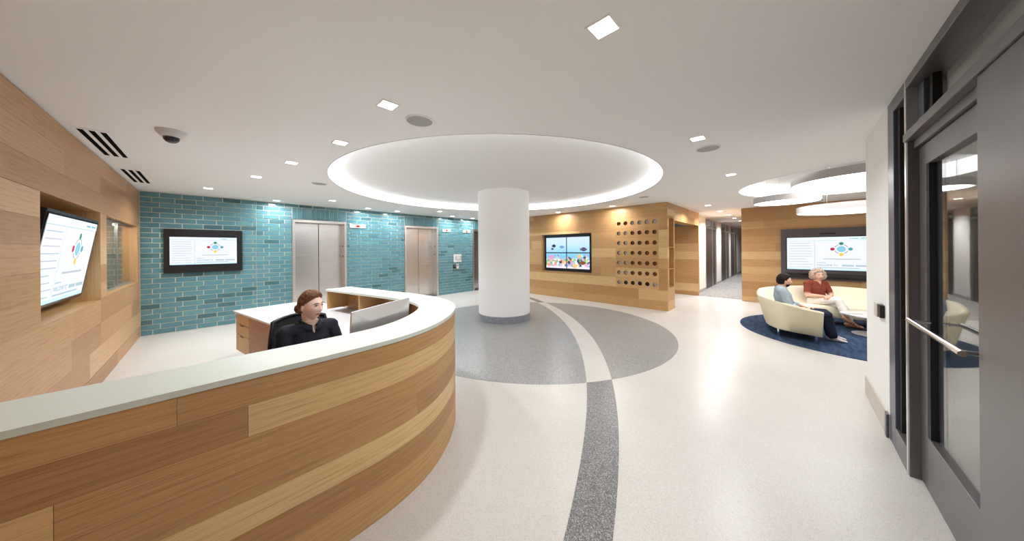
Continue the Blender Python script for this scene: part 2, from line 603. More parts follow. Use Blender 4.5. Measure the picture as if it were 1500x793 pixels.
def holed_plane(x0, x1, y0, y1, z, circles):
    bm = bmesh.new()
    def loop(pts):
        v = [bm.verts.new((p[0], p[1], z)) for p in pts]
        for i in range(len(v)): bm.edges.new((v[i], v[(i + 1) % len(v)]))
    loop([(x0, y0), (x1, y0), (x1, y1), (x0, y1)])
    for c, r in circles: loop(circle(c, r, 128))
    bmesh.ops.triangle_fill(bm, edges=bm.edges[:], use_beauty=True)
    for f in list(bm.faces):
        c = f.calc_center_median()
        if any(hypot(c.x - k[0], c.y - k[1]) < r - 0.01 for k, r in circles): bm.faces.remove(f)
    for f in bm.faces:
        f.normal_update()
        if f.normal.z > 0: f.normal_flip()
    bm.verts.index_update()
    g = [v.co.copy() for v in bm.verts], [[v.index for v in f.verts] for f in bm.faces]
    bm.free()
    return g


ceil = mk('ceiling', holed_plane(-1.6, 25.0, -5.2, 10.2, H, [(DC, DR), (LC, LR)]), CEIL)
tag(ceil, kind='structure', label='smooth white ceiling with two round recesses')
mk('recess_panel', lathe([(DR + 0.05, 2.912), (DR + 0.05, 2.93)], DC, 128), CEIL, ceil)
mk('recess_panel', lathe([(LR + 0.05, 3.02), (LR + 0.05, 3.04)], LC, 96), CEIL, ceil)


def cove(name, c, r, z0, z1, m, label):
    root = empty(name, (c[0], c[1], z0), 0, label, 'cove light')
    n = 128
    mk('luminous_band', lathe([(r + 0.004, z0 + 0.004), (r + 0.004, z1)], c, n)[0:1] + ([f for f in lathe([(1, 0), (1, 1)], (0, 0), n)[1] if len(f) == 4],), m, root, smooth=True)
    mk('lip_trim', lathe([(r, z0 - 0.004), (r + 0.012, z0 - 0.004), (r + 0.012, z0 + 0.006), (r, z0 + 0.006)], c, n, closed=True), CEIL, root, smooth=40)
    return root


cove('cove_light', DC, DR, H, 2.912, COVE, 'glowing white light band round the big circular ceiling recess above the column')
cove('cove_light', LC, LR, H, 3.02, COVE2, 'glowing light band round the smaller ceiling recess over the lounge')

def grow(h, d=0.0125):
    return (h[0] - d, h[1] + d, h[2] - d, h[3] + d)


# ------------------------------------------------------------------ left oak wall with two niches
XL = -0.931
NICHE = (4.25, 6.06, 1.02, 2.088)
CABI = (6.36, 8.64, 1.05, 2.076)
wl = mk('wall_left', merge(sheet('y', XL, 1, -0.6, 8.86, 0, H, [grow(NICHE), grow(CABI)], -0.06, -0.0145), box(XL - 0.75, XL - 0.70, -0.6, 8.9, 0, H)), OAK_CORE)
tag(wl, kind='structure', label='oak panelled wall with screen niche and glass display cabinet')
rows_l = [0.196, 0.47, 0.745, 1.02, 1.234, 1.448, 1.662, 1.876, 2.09, 2.315, 2.54, H - 0.012]
planks(wl, 'y', XL, 1, -0.57, 8.868, rows_l, [NICHE, CABI], OAK_PALE, breaks=(2.2, 6.06), seed=4)
planks(wl, 'y', XL, 1, -0.57, 8.868, [0.0, 0.188], [], OAK_PALE, L=(2, 3), seed=5)


def niche(parent, h, depth, m):
    s0, s1, z0, z1 = h
    xb = XL - depth
    mk('niche_back', box(xb - 0.01, xb, s0, s1, z0, z1), m, parent, uv='y')
    mk('niche_bottom', box(xb, XL - 0.001, s0, s1, z0 - 0.012, z0), m, parent, uv='y')
    mk('niche_top', box(xb, XL - 0.001, s0, s1, z1, z1 + 0.012), m, parent, uv='y')
    mk('niche_side', box(xb, XL - 0.001, s0 - 0.012, s0, z0, z1), m, parent, uv='z')
    mk('niche_side', box(xb, XL - 0.001, s1, s1 + 0.012, z0, z1), m, parent, uv='z')


niche(wl, NICHE, 0.34, OAK)
niche(wl, CABI, 0.36, OAK_PALE)
# ribbed pale back of the cabinet
ribm = mat('pale ribbed panel', lin(176, 178, 166), 0.5)
for k in range(16):
    z = CABI[2] + 0.01 + k * 0.0635
    mk('back_slat', box(XL - 0.36, XL - 0.345, CABI[0] + 0.01, CABI[1] - 0.01, z, z + 0.058), ribm, wl)
gc = empty('glass_cabinet', (XL - 0.1, (CABI[0] + CABI[1]) / 2, CABI[2]), 0,
           'lit glass display cabinet set in the oak wall beside the teal bricks', 'cabinet')
gx = XL - 0.07
for k in range(2):
    y0 = CABI[0] + 0.008 + k * 1.13; y1 = y0 + 1.125
    p = mk('glass_door', box(gx - 0.003 - 0.018 * k, gx + 0.003 - 0.018 * k, y0, y1, CABI[2] + 0.03, CABI[3] - 0.02), GLASS, gc)
    mk('edge_trim', box(gx - 0.008 - 0.018 * k, gx + 0.008 - 0.018 * k, (y1 - 0.014) if k == 0 else y0, y1 if k == 0 else y0 + 0.014, CABI[2] + 0.03, CABI[3] - 0.02), ALU_L, p)
mk('track', bbox(gx - 0.035, gx + 0.015, CABI[0] + 0.004, CABI[1] - 0.004, CABI[2], CABI[2] + 0.03, 0.004), ALU_L, gc)
mk('track', bbox(gx - 0.035, gx + 0.015, CABI[0] + 0.004, CABI[1] - 0.004, CABI[3] - 0.02, CABI[3], 0.004), ALU, gc)
mk('glass_shelf', box(XL - 0.34, gx - 0.04, CABI[0] + 0.004, CABI[1] - 0.004, 1.555, 1.565), GLASS_G, gc)
mk('divider', box(XL - 0.34, gx - 0.04, 7.49, 7.505, CABI[2] + 0.002, CABI[3] - 0.002), OAK_PALE, gc, uv='z')
for y in (6.95, 8.05):
    mk('strip_lamp', box(XL - 0.24, XL - 0.20, y - 0.28, y + 0.28, CABI[3] - 0.014, CABI[3] - 0.004), STRIP, gc)

# ------------------------------------------------------------------ teal brick wall with three lifts
YT = 8.897
ELEV = [(1.421, 2.642), (4.328, 5.548), (7.09, 8.31)]
ETOP = 2.385
BL, BH, JT = 0.2925, 0.0985, 0.0120
XE = 9.8
eh = [(a, b, -0.1, ETOP) for a, b in ELEV]
wb = mk('wall_back', merge(sheet('x', YT, -1, XL - 0.7, XE, 0, H, eh, -0.08, -0.009), box(XL - 0.7, XE, YT + 0.6, YT + 0.65, 0, H)), GROUT)
tag(wb, kind='structure', label='teal glazed brick wall with three steel lift doors')
JOG = 0.748
bricks = []


def brickrun(x0, x1, z0, z1, front, shift):
    k = 0
    z = z0
    while z < z1 - 0.02:
        zt = min(z + BH, z1)
        off = shift + (0.097 if k % 2 else 0.0)
        n0 = math.floor((x0 - off) / BL)
        x = off + n0 * BL
        while x < x1:
            a, b = max(x, x0), min(x + BL, x1)
            if b - a > 0.02:
                rs = [(a, b, z, zt)]
                for e in eh: rs = cut(rs, (e[0] - 0.004, e[1] + 0.004, -0.2, H - 0.082))
                bricks.extend([(r, front) for r in rs if r[1] - r[0] > 0.015 and r[3] - r[2] > 0.02])
            x += BL
        k += 1
        z += BH


ztop0 = H - 0.006 - 28 * BH
brickrun(XL + 0.004, JOG, ztop0 if ztop0 > 0 else 0, H - 0.004, YT - 0.03, -0.78)
brickrun(JOG, XE, 0.0, H - 0.004, YT, 0.0)
for a, b in ELEV:                                   # soldier course over each lift
    n = int((b - a) / BH)
    wd = (b - a) / n
    bricks.extend([((a + i * wd, a + (i + 1) * wd, ETOP + 0.004, H - 0.082), YT) for i in range(n)])
mk('proud_bay', box(XL - 0.05, JOG - 0.003, YT - 0.021, YT + 0.02, 0, H - 0.004), GROUT, wb)


def brickbox(r, front):
    a, b, z0, z1 = r
    a += JT / 2; b -= JT / 2; z0 += JT / 2; z1 -= JT / 2
    f = front; c = 0.0015
    y1 = front + 0.012
    V = [(a, y1, z0), (b, y1, z0), (b, y1, z1), (a, y1, z1), (a, f + c, z0), (b, f + c, z0), (b, f + c, z1), (a, f + c, z1),
         (a + c, f, z0 + c), (b - c, f, z0 + c), (b - c, f, z1 - c), (a + c, f, z1 - c)]
    F = [(8, 9, 10, 11), (4, 5, 9, 8), (5, 6, 10, 9), (6, 7, 11, 10), (7, 4, 8, 11), (0, 1, 5, 4), (1, 2, 6, 5), (2, 3, 7, 6), (3, 0, 4, 7)]
    return V, F


def hidden(r):
    x, z = (r[0] + r[1]) / 2, (r[2] + r[3]) / 2
    if -0.62 < x < 0.49 and 1.2 < z < 2.03: return True
    if x > 0.95 and z < 0.75: return True
    return x > 0.2 and z < 0.35


bricks.sort(key=lambda t: (hidden(t[0]), hypot((t[0][0] + t[0][1]) / 2, t[1]) - 3.0 * min(0.29, t[0][1] - t[0][0])))
cache = {}
for i, (r, f) in enumerate(bricks[:296]):
    key = (round(r[1] - r[0], 4), round(r[3] - r[2], 4))
    if key not in cache:
        o = mk('brick', brickbox(r, f), GLZ, wb)
        cache[key] = (o, r, f)
    else:
        p, pr, pf = cache[key]
        o = p.copy(); COL.objects.link(o)
        o.location = p.location + Vector((r[0] - pr[0], f - pf, r[2] - pr[2]))
rest = mk('brick_field', merge(*[brickbox(r, f) for r, f in bricks[296:]]), GLZ_I, wb)
tag(rest, kind='stuff')

for i, (a, b) in enumerate(ELEV):
    d = empty('door_%d' % (i + 1), ((a + b) / 2, YT, 0), 0, ['stainless steel lift door nearest the wall screen',
              'stainless steel lift door between the two pairs of red indicators', 'stainless steel lift door half hidden behind the column'][i], kind='structure')
    jw, dp = 0.055, 0.30
    mk('frame_jamb', bbox(a, a + jw, YT - 0.025, YT + dp, 0.0, ETOP, 0.003), STEELF, d)
    rj = mk('frame_jamb', bbox(b - jw, b, YT - 0.025, YT + dp, 0.0, ETOP, 0.003), STEELF, d)
    mk('frame_head', bbox(a + jw, b - jw, YT - 0.025, YT + dp, ETOP - 0.062, ETOP, 0.003), STEELF, d)
    mid = (a + b) / 2
    mk('door_leaf', bbox(a + jw + 0.002, mid - 0.008, YT + 0.245, YT + 0.285, 0.012, ETOP - 0.064, 0.002), STEEL, d)
    mk('door_leaf', bbox(mid + 0.008, b - jw - 0.002, YT + 0.255, YT + 0.285, 0.012, ETOP - 0.064, 0.002), STEEL, d)
    mk('shaft_void', box(a + jw, b - jw, YT + 0.29, YT + 0.299, 0.012, ETOP - 0.064), DARKGAP, d)
    mk('threshold', box(a + jw, b - jw, YT, YT + dp, 0.0, 0.011), ALU, d)
    for z in (1.72, 1.44):
        M = Matrix.Translation((b - jw - 0.004, YT + 0.12, z)) @ Matrix.Rotation(pi / 2, 4, 'Y')
        mk('button', xf(cyl((0, 0), 0.022, -0.006, 0.006, 20), M), DARKGAP, rj)

# indicators and call panel on the bricks
for k, (x, f) in enumerate([(2.72, 0.42), (5.735, 0.33), (6.62, 0.33)]):
    e = empty('floor_indicator', (x + f / 2, YT, 2.22), 0, ['white lift indicator with red display beside the first steel door',
              'white lift indicator with red display right beside the second lift door', 'white lift indicator with red display near the column'][k], 'indicator', 'lift indicators above the doors')
    mk('plate', bbox(x, x + f, YT - 0.022, YT - 0.001, 2.235, 2.335, 0.004), GREYP, e)
    mk('red_display', box(x + f * 0.40, x + f * 0.62, YT - 0.0245, YT - 0.022, 2.255, 2.315), RED, e)
    mk('arrow_lamp', box(x + f * 0.72, x + f * 0.80, YT - 0.024, YT - 0.022, 2.262, 2.308), LAM, e)
cp = empty('control_panel', (6.36, YT, 1.14), 0, 'white intercom panel with small screen on the teal bricks', 'panel')
mk('plate', bbox(6.187, 6.535, YT - 0.03, YT - 0.001, 1.14, 1.425, 0.005), GREYP, cp)
s = mk('screen_frame', bbox(6.26, 6.53, YT - 0.036, YT - 0.03, 1.225, 1.37, 0.002), SPK, cp)
mk('screen', box(6.31, 6.47, YT - 0.038, YT - 0.036, 1.25, 1.345), LAM, s)
cr = empty('card_reader', (6.235, YT, 0.915), 0, 'small black card reader below the intercom panel', 'card reader')
mk('body', bbox(6.175, 6.29, YT - 0.03, YT - 0.001, 0.915, 1.045, 0.006), BLACK, cr)
mk('lens', box(6.215, 6.25, YT - 0.032, YT - 0.03, 0.99, 1.01), GREYP, cr)
cb = empty('call_plate', (6.36, YT, 0.91), 0, 'steel lift call plate beside the black card reader', 'call button')
mk('plate', bbox(6.315, 6.415, YT - 0.02, YT - 0.001, 0.905, 1.075, 0.003), GREYP, cb)
mk('button', xf(cyl((0, 0), 0.022, -0.006, 0.006, 20), Matrix.Translation((6.365, YT - 0.022, 1.02)) @ Matrix.Rotation(pi / 2, 4, 'X')), DARKGAP, cb)

# ------------------------------------------------------------------ oak partition with the video wall and peg holes
XR, XR2, YE, YR2 = 8.03, 8.63, 2.265, 7.2
AQ = (4.377, 6.25, 0.87, 2.068)
HOL = (2.475, 3.615, 0.5165, 2.43)
END = (8.17, 8.555, 0.60, 2.353)
wr = mk('wall_right', merge(sheet('y', XR, -1, YE + 0.0145, YR2, 0, H, [grow(AQ), grow(HOL)], -0.06, -0.0145),
                            sheet('y', XR2, 1, YE + 0.0145, YR2, 0, H, [], -0.03, 0.0),
                            sheet('x', YE, -1, XR + 0.0145, XR2, 0, H, [grow(END)], -0.05, -0.0145),
                            box(XR, XR2, YR2 - 0.03, YR2, 0, H), box(XR + 0.2, XR + 0.22, YE + 0.4, YR2, 0, H)), OAK_CORE)
tag(wr, kind='structure', label='oak partition with video wall and rows of round holes')
rows_r = [0.0, 0.2435] + [0.5165 + 0.27336 * k for k in range(8)] + [2.60, H - 0.004]
planks(wr, 'y', XR, -1, YE, YR2, rows_r, [AQ, HOL], OAK, L=(1.4, 2.6), seed=11)
planks(wr, 'x', YE, -1, XR + 0.0005, XR2, rows_r, [END, (XR2 - 0.001, XR2 + 1, 0, 9)], OAK, L=(2, 3), seed=12)


def holestrip(y0, ny, py, z0, z1, r, x0, t):
    V, F = [], []
    n = 24
    zc = (z0 + z1) / 2
    for k in range(ny):
        a, b = y0 + k * py, y0 + (k + 1) * py
        yc = (a + b) / 2
        base = len(V)
        for i in range(n):
            q = 2 * pi * i / n
            d = Vector((cos(q), sin(q)))
            sc = min((py / 2) / max(abs(d.x), 1e-6), ((z1 - z0) / 2) / max(abs(d.y), 1e-6))
            V.append((x0, yc + d.x * sc, zc + d.y * sc))
            V.append((x0, yc + d.x * r, zc + d.y * r))
            V.append((x0 + t, yc + d.x * r, zc + d.y * r))
        for i in range(n):
            j = (i + 1) % n
            F.append((base + 3 * i, base + 3 * j, base + 3 * j + 1, base + 3 * i + 1))
            F.append((base + 3 * i + 1, base + 3 * j + 1, base + 3 * j + 2, base + 3 * i + 2))
        # corners
        for cy, cz in ((a, z0), (b, z0), (b, z1), (a, z1)):
            cand = sorted(range(n), key=lambda i: hypot(V[base + 3 * i][1] - cy, V[base + 3 * i][2] - cz))[:2]
            V.append((x0, cy, cz)); F.append((base + 3 * cand[0], base + 3 * cand[1], len(V) - 1))
    return V, F


CUPLIT = mat('cup back lit white', lin(244, 240, 234), 0.5)  # white tone paints the lit ends of the holes into their backs
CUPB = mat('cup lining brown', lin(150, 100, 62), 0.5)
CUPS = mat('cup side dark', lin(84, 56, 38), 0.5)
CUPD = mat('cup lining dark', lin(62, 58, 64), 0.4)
for k in range(7):
    z0 = HOL[2] + k * 0.27336 + 0.0006
    z1 = HOL[2] + (k + 1) * 0.27336 - 0.0006
    row = mk('pierced_plank', holestrip(HOL[0], 6, 0.19, z0, z1, 0.056, XR, 0.014), OAK, wr, uv='y')
    for c in range(6):
        yc = HOL[0] + 0.19 * (c + 0.5)
        zc = (z0 + z1) / 2
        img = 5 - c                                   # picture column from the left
        if k == 0: mm = CUPD if 0 < img < 5 else CUPLIT
        elif k == 6: mm = CUPLIT if img > 1 else CUPB
        elif img < 2: mm = CUPLIT
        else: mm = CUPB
        M = Matrix.Translation((XR + 0.0145, yc, zc)) @ Matrix.Rotation(pi / 2, 4, 'Y')
        g = lathe([(0.056, 0.0), (0.056, 0.052)], (0, 0), 20)
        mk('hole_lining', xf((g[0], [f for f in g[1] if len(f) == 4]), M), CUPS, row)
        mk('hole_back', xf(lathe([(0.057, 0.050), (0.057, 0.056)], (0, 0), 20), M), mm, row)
# recess of the video wall, end shelves
xb = XR + 0.10
mk('niche_back', box(xb, xb + 0.01, AQ[0], AQ[1], AQ[2], AQ[3]), OAK, wr, uv='y')
for r in ((XR, xb, AQ[0] - 0.012, AQ[0], AQ[2], AQ[3]), (XR, xb, AQ[1], AQ[1] + 0.012, AQ[2], AQ[3])):
    mk('niche_side', box(*r), OAK, wr, uv='z')
for r in ((XR, xb, AQ[0], AQ[1], AQ[2] - 0.012, AQ[2]), (XR, xb, AQ[0], AQ[1], AQ[3], AQ[3] + 0.012)):
    mk('niche_edge', box(*r), OAK, wr, uv='y')
x0, x1, z0, z1 = END
mk('shelf_back', box(x0, x1, YE + 0.30, YE + 0.31, z0, z1), OAK_CORE, wr)
mk('shelf_side', box(x0 - 0.012, x0, YE, YE + 0.30, z0, z1), OAK, wr, uv='z')
mk('shelf_side', box(x1, x1 + 0.012, YE, YE + 0.30, z0, z1), OAK, wr, uv='z')
for z in (z0 - 0.012, 1.047, 1.609, z1):
    mk('shelf', box(x0, x1, YE, YE + 0.30, z - 0.0, z + 0.018 if z not in (z0 - 0.012,) else z0), OAK_PALE, wr, uv='x')

# header over the side passage and its far lining
XP = 11.346
wh = mk('wall_header', box(XR2 + 0.001, XP + 0.10, YE + 0.015, YE + 0.30, 2.352, H), OAK_CORE)
tag(wh, kind='structure', label='oak header beam over the side passage')
planks(wh, 'x', YE, -1, XR2 + 0.001, XP + 0.10, [2.338, 2.54, H - 0.004], [], OAK, L=(1.2, 2.0), seed=14)
mk('soffit_board', box(XR2 + 0.001, XP + 0.10, YE + 0.001, YE + 0.30, 2.338, 2.351), OAK, wh, uv='x')
wp = mk('wall_passage', merge(box(XP + 0.0145, XP + 0.10, YE, 6.6, 0, 2.337), box(XR2, XP + 0.1, 6.6, 6.65, 0, H)), OAK_CORE)
tag(wp, kind='structure', label='oak lining of the side passage')
planks(wp, 'y', XP, -1, YE, 6.6, [0.0, 0.13, 0.40, 0.67, 0.94, 1.21, 1.48, 1.75, 2.02, 2.337], [], OAK, seed=15)
mk('end_board', box(XP, XP + 0.10, YE - 0.012, YE, 0, 2.337), OAK, wp, uv='z')
pc = mk('ceiling_passage', box(XR2 + 0.001, XP + 0.1, YE + 0.31, 6.6, 2.45, 2.48), WHITE)
tag(pc, kind='structure', label='low white ceiling of the side passage')
we = mk('wall_lift_end', box(XE, XE + 0.1, 6.65, YT + 0.65, 0, H), WHITE); tag(we, kind='structure', label='white wall at the end of the lift hall')

# ------------------------------------------------------------------ corridor
YC = 2.40
doors = [(13.2, 15.36), (16.55, 18.87), (19.45, 21.85)]
wc = mk('wall_corridor', merge(sheet('x', YC, -1, XP + 0.1, 24.0, 0, H, [(a, b, -1, 2.74) for a, b in doors], -0.12, 0.0),
                               box(24.0, 24.1, 1.0, 2.5, 0, H)), WHITE)
tag(wc, kind='structure', label='white corridor wall with dark glazed doors')
bs = mk('baseboard_corridor', sheet('x', YC, -1, XP + 0.1, 24.0, 0.005, 0.1, [(a, b, -1, 2.74) for a, b in doors], 0.0, 0.012), SPK)
tag(bs, kind='structure', label='grey skirting of the corridor')
for i, (a, b) in enumerate(doors):
    d = empty('door_%d' % (4 + i), ((a + b) / 2, YC, 0), 0, ['dark corridor door next to the oak passage', 'middle dark corridor door', 'farthest dark corridor door'][i], kind='structure')
    y0, y1 = YC - 0.012, YC + 0.06
    for x in (a, a + (b - a) * 0.62, b - 0.07):
        mk('frame_post', box(x, x + 0.07, y0, y1, 0, 2.74), ALU_L, d)
    mk('transom_bar', box(a + 0.07, b - 0.07, y0, y1, 2.36, 2.42), ALU_L, d)
    mk('frame_head', box(a + 0.07, b - 0.07, y0, y1, 2.69, 2.74), ALU_L, d)
    xm = a + (b - a) * 0.62
    lf = mk('door_leaf', box(a + 0.07, xm, YC + 0.01, YC + 0.05, 0.01, 2.36), DOORB, d)
    mk('handle', tube([(xm - 0.1, YC - 0.03, 0.95), (xm - 0.1, YC - 0.03, 1.15)], 0.012, 8), ALU_L, lf)
    mk('side_panel', box(xm + 0.07, b - 0.07, YC + 0.02, YC + 0.04, 0.01, 2.36), DOORB, d)
    mk('transom_pane', box(a + 0.07, xm, YC + 0.02, YC + 0.03, 2.42, 2.69), BLACKG, d)
    mk('transom_pane', box(xm + 0.07, b - 0.07, YC + 0.02, YC + 0.03, 2.42, 2.69), BLACKG, d)

# ------------------------------------------------------------------ lounge wall with the big screen
XT = 11.09
wf = mk('wall_far', merge(box(XT + 0.0145, XT + 0.2, -3.6, 1.09, 0, H), box(XT + 0.2, 24.0, 0.99, 1.09, 0, H)), OAK_CORE)
tag(wf, kind='structure', label='oak panelled lounge wall behind the curved sofa')
rows_f = [0.0, 0.15, 0.37, 0.60, 0.83, 1.04, 1.25, 1.48, 1.70, 1.92, 2.14, 2.36, 2.58, H - 0.004]
planks(wf, 'y', XT, -1, -3.6, 1.105, rows_f, [], OAK, L=(1.0, 2.4), seed=21)
planks(wf, 'x', 1.105, 1, XT + 0.0005, 14.0, rows_f, [], OAK, L=(1.5, 2.5), seed=22)
wv = mk('wall_lounge', box(4.9, XT + 0.2, -3.7, -3.6, 0, H), WHITE); tag(wv, kind='structure', label='white side wall of the lounge')

# ------------------------------------------------------------------ white wall end and glazed entrance
YS = -0.57
ws = mk('wall_stub', merge(box(3.93, 4.95, YS - 0.16, YS, 0, H), box(4.85, 4.95, -3.6, YS - 0.16, 0, H)), WHITE)
tag(ws, kind='structure', label='white wall end beside the glazed entrance')
bq = mk('baseboard_front', merge(box(4.0, 4.965, YS, YS + 0.014, 0, 0.2), box(4.95, 4.965, YS - 0.16, YS, 0, 0.2)), BASEW); tag(bq, kind='structure', label='pale stone skirting on the white wall end')
mk('ridged_end', merge(*[box(3.935, 4.0, YS, YS + 0.018, 0.0 + k * 0.02, 0.016 + k * 0.02) for k in range(10)]), ALU, bq)
wq = mk('wall_front', merge(box(XL - 0.7, 1.62, YS - 0.16, YS, 0, H), box(-1.6, 4.9, -3.6, -3.5, 0, H), box(-1.6, -1.5, -3.6, YS, 0, H)), WHITE)
tag(wq, kind='structure', label='white wall beyond the glazed entrance')

w1 = empty('window_1', (3.67, YS, 0), 0, 'tall narrow sidelight in grey aluminium beside the white wall end', kind='structure')
mk('frame_post', bbox(3.745, 3.925, YS - 0.10, YS, 0, H - 0.003, 0.003), ALU_B, w1)
mk('frame_post', bbox(3.398, 3.435, YS - 0.14, YS, 0, H - 0.003, 0.003), ALU_L, w1)
mk('bottom_rail', bbox(3.436, 3.744, YS - 0.10, YS, 0, 0.17, 0.003), ALU, w1)
mk('top_rail', bbox(3.436, 3.744, YS - 0.10, YS, 2.66, H - 0.003, 0.003), ALU, w1)
mk('gasket', box(3.68, 3.744, YS - 0.07, YS - 0.02, 0.17, 2.66), DARKGAP, w1)
mk('glass_pane', box(3.436, 3.68, YS - 0.045, YS - 0.037, 0.17, 2.66), GLASS, w1)
YD = YS - 0.05
w2 = empty('window_2', (2.8, YD, 2.38), 0, 'transom window above the glass entrance door', kind='structure')
mk('transom_bar', bbox(1.62, 3.397, YD - 0.09, YS + 0.012, 2.325, 2.380, 0.004), ALU, w2)
mk('top_rail', bbox(1.62, 3.397, YD - 0.09, YS, 2.70, H - 0.003, 0.003), ALU, w2)
mk('side_rail', bbox(3.27, 3.397, YD - 0.09, YD, 2.381, 2.70, 0.003), ALU_B, w2)
mk('gasket', box(3.20, 3.27, YD - 0.06, YD - 0.02, 2.381, 2.70), DARKGAP, w2)
mk('glass_pane', box(1.64, 3.20, YD - 0.045, YD - 0.037, 2.381, 2.70), GLASS, w2)
d7 = empty('door_7', (2.8, YD, 0), 0, 'glass entrance door in grey aluminium with long pull bar', kind='structure')
mk('jamb_post', bbox(3.376, 3.397, YD - 0.09, YS - 0.003, 0, 2.324, 0.002), ALU, d7)
mk('jamb_post', bbox(1.62, 2.30, YD - 0.09, YS, 0, 2.324, 0.004), ALU, d7)
mk('head_rail', bbox(2.30, 3.376, YD - 0.09, YD + 0.02, 2.27, 2.324, 0.003), ALU, d7)
mk('hinge_stile', bbox(3.235, 3.370, YD - 0.05, YD, 0.012, 2.265, 0.003), ALU, d7)
mk('lock_stile', bbox(2.306, 2.43, YD - 0.05, YD, 0.012, 2.265, 0.003), ALU, d7)
mk('top_rail', bbox(2.43, 3.235, YD - 0.05, YD, 2.13, 2.265, 0.003), ALU, d7)
mk('bottom_rail', bbox(2.43, 3.235, YD - 0.05, YD, 0.012, 0.36, 0.003), ALU, d7)
mk('gasket', box(3.195, 3.235, YD - 0.045, YD - 0.004, 0.36, 2.13), DARKGAP, d7)
mk('glazing_bead', box(3.07, 3.195, YD - 0.05, YD - 0.034, 0.36, 2.13), ALU_B, d7)
mk('glass_pane', box(2.43, 3.195, YD - 0.030, YD - 0.022, 0.36, 2.13), GLASS, d7)
hb = mk('pull_bar', tube([(3.21, YD + 0.075, 1.113), (2.36, YD + 0.075, 1.113)], 0.014, 14), CHROME, d7)
for x in (3.17, 2.40):
    mk('bar_mount', tube([(x, YD - 0.001, 1.113), (x, YD + 0.075, 1.113)], 0.010, 10), CHROME, hb)
sw = empty('wall_switch', (4.17, YS, 0.98), 0, 'dark and silver switch box on the white wall end', 'switch')
mk('plate', bbox(4.15, 4.285, YS + 0.001, YS + 0.035, 0.97, 1.09, 0.004), ALU_L, sw)
mk('reader_face', bbox(4.07, 4.15, YS + 0.001, YS + 0.03, 0.975, 1.085, 0.004), DARKGAP, sw)

# ------------------------------------------------------------------ white column
co = empty('column', (4.78, 4.84, 0), 0, 'thick round white column standing on the grey terrazzo disc', 'column')
mk('shaft', lathe([(0.594, 0.151), (0.594, 2.9115)], (4.78, 4.84), 96), COLPAINT, co, smooth=40)
mk('base_band', lathe([(0.603, 0.0025), (0.603, 0.150)], (4.78, 4.84), 96), TERR_B, co, smooth=40)

# ------------------------------------------------------------------ ceiling fittings
def area(name, loc, size, watt, col, parent, spread=150):
    l = bpy.data.lights.new(name, 'AREA')
    l.shape = 'SQUARE'; l.size = size; l.energy = watt; l.color = col; l.spread = radians(spread)
    o = bpy.data.objects.new(name, l)
    COL.objects.link(o)
    o.parent = parent
    o.location = Vector(loc) - parent.location
    return o


def down(x, y, watt, label, spread=150, size=0.115, col=(0.96, 0.98, 1.0)):
    e = empty('recessed_downlight', (x, y, H), 0, label, 'downlight', 'square ceiling downlights')
    h = size / 2
    t = 0.012
    V, F = merge(box(x - h - t, x + h + t, y - h - t, y - h, H - 0.004, H), box(x - h - t, x + h + t, y + h, y + h + t, H - 0.004, H),
                 box(x - h - t, x - h, y - h, y + h, H - 0.004, H), box(x + h, x + h + t, y - h, y + h, H - 0.004, H))
    mk('trim', (V, F), CEIL, e)
    mk('lens', box(x - h, x + h, y - h, y + h, H - 0.003, H - 0.0005), LAMP, e)
    area('lamp', (x, y, H - 0.008), size * 0.9, watt, col, e, spread)
    return e


for i, (x, y) in enumerate([(1.0, 2.325), (0.985, 3.495), (0.755, 4.741), (0.51, 6.009), (-0.018, 7.713)]):
    down(x, y, DOWN_W * (0.55 if i < 2 else 0.85), ['square downlight in the white ceiling above the counter bend', 'square downlight in the ceiling above the receptionist',
         'square downlight in the ceiling above the desk return', 'square downlight in the ceiling before the wall screen',
         'square downlight in the ceiling by the corner of oak and teal walls'][i])
for i, (x, y) in enumerate([(1.073, 8.542), (3.062, 8.462), (3.905, 8.474), (5.893, 8.498), (6.831, 8.559)]):
    down(x, y, WASH_W, 'small square downlight washing the teal bricks ' + ['between the wall screen and the first lift door', 'right beside the first lift door',
         'just before the second lift door', 'just past the second lift door', 'close to the third lift door'][i], 170)
down(1.99, 7.68, DOWN_W * 0.8, 'square downlight in the ceiling in front of the first lift door')
down(4.869, 7.698, DOWN_W * 0.8, 'square downlight in the ceiling in front of the second lift door')
down(7.75, 7.70, DOWN_W * 0.8, 'added square downlight in front of the third lift door, hidden by the column')  # unseen lamp added to brighten the third lift, at the row's spacing
down(7.696, 3.547, WASH_W, 'small square downlight washing the oak partition above the round holes', 170)
down(7.72, 5.35, WASH_W, 'small square downlight washing the oak partition above the video wall', 170)
for i, (x, y) in enumerate([(3.624, 0.721), (5.799, 0.705), (1.45, 0.71)]):
    down(x, y, DOWN_W * (0.8 if i == 1 else 0.75), ['square downlight beside the round ceiling speaker near the glass door', 'square downlight in the ceiling between the two round recesses', 'square downlight in the ceiling before the entrance, nearest the reception counter'][i])
for i, (x, y) in enumerate([(9.533, 1.669), (11.344, 1.658), (12.871, 1.643), (14.396, 1.643), (16.062, 1.633), (18.2, 1.63), (20.5, 1.63)]):
    down(x, y, DOWN_W * 1.5, ['first', 'second', 'third', 'fourth', 'fifth', 'sixth', 'seventh'][i] + ' square downlight from the lobby in the row down the corridor')


def speaker(x, y, r, label):
    e = empty('ceiling_speaker', (x, y, H), 0, label, 'speaker', 'round ceiling speakers')
    mk('rim', lathe([(r, H - 0.001), (r, H - 0.006), (r - 0.012, H - 0.008), (r - 0.012, H - 0.001)], (x, y), 40, closed=True), CEIL, e, smooth=40)
    mk('grille', lathe([(r - 0.012, H - 0.001), (r - 0.012, H - 0.005), (0.0, H - 0.006)], (x, y), 40), SPK, e, smooth=40)


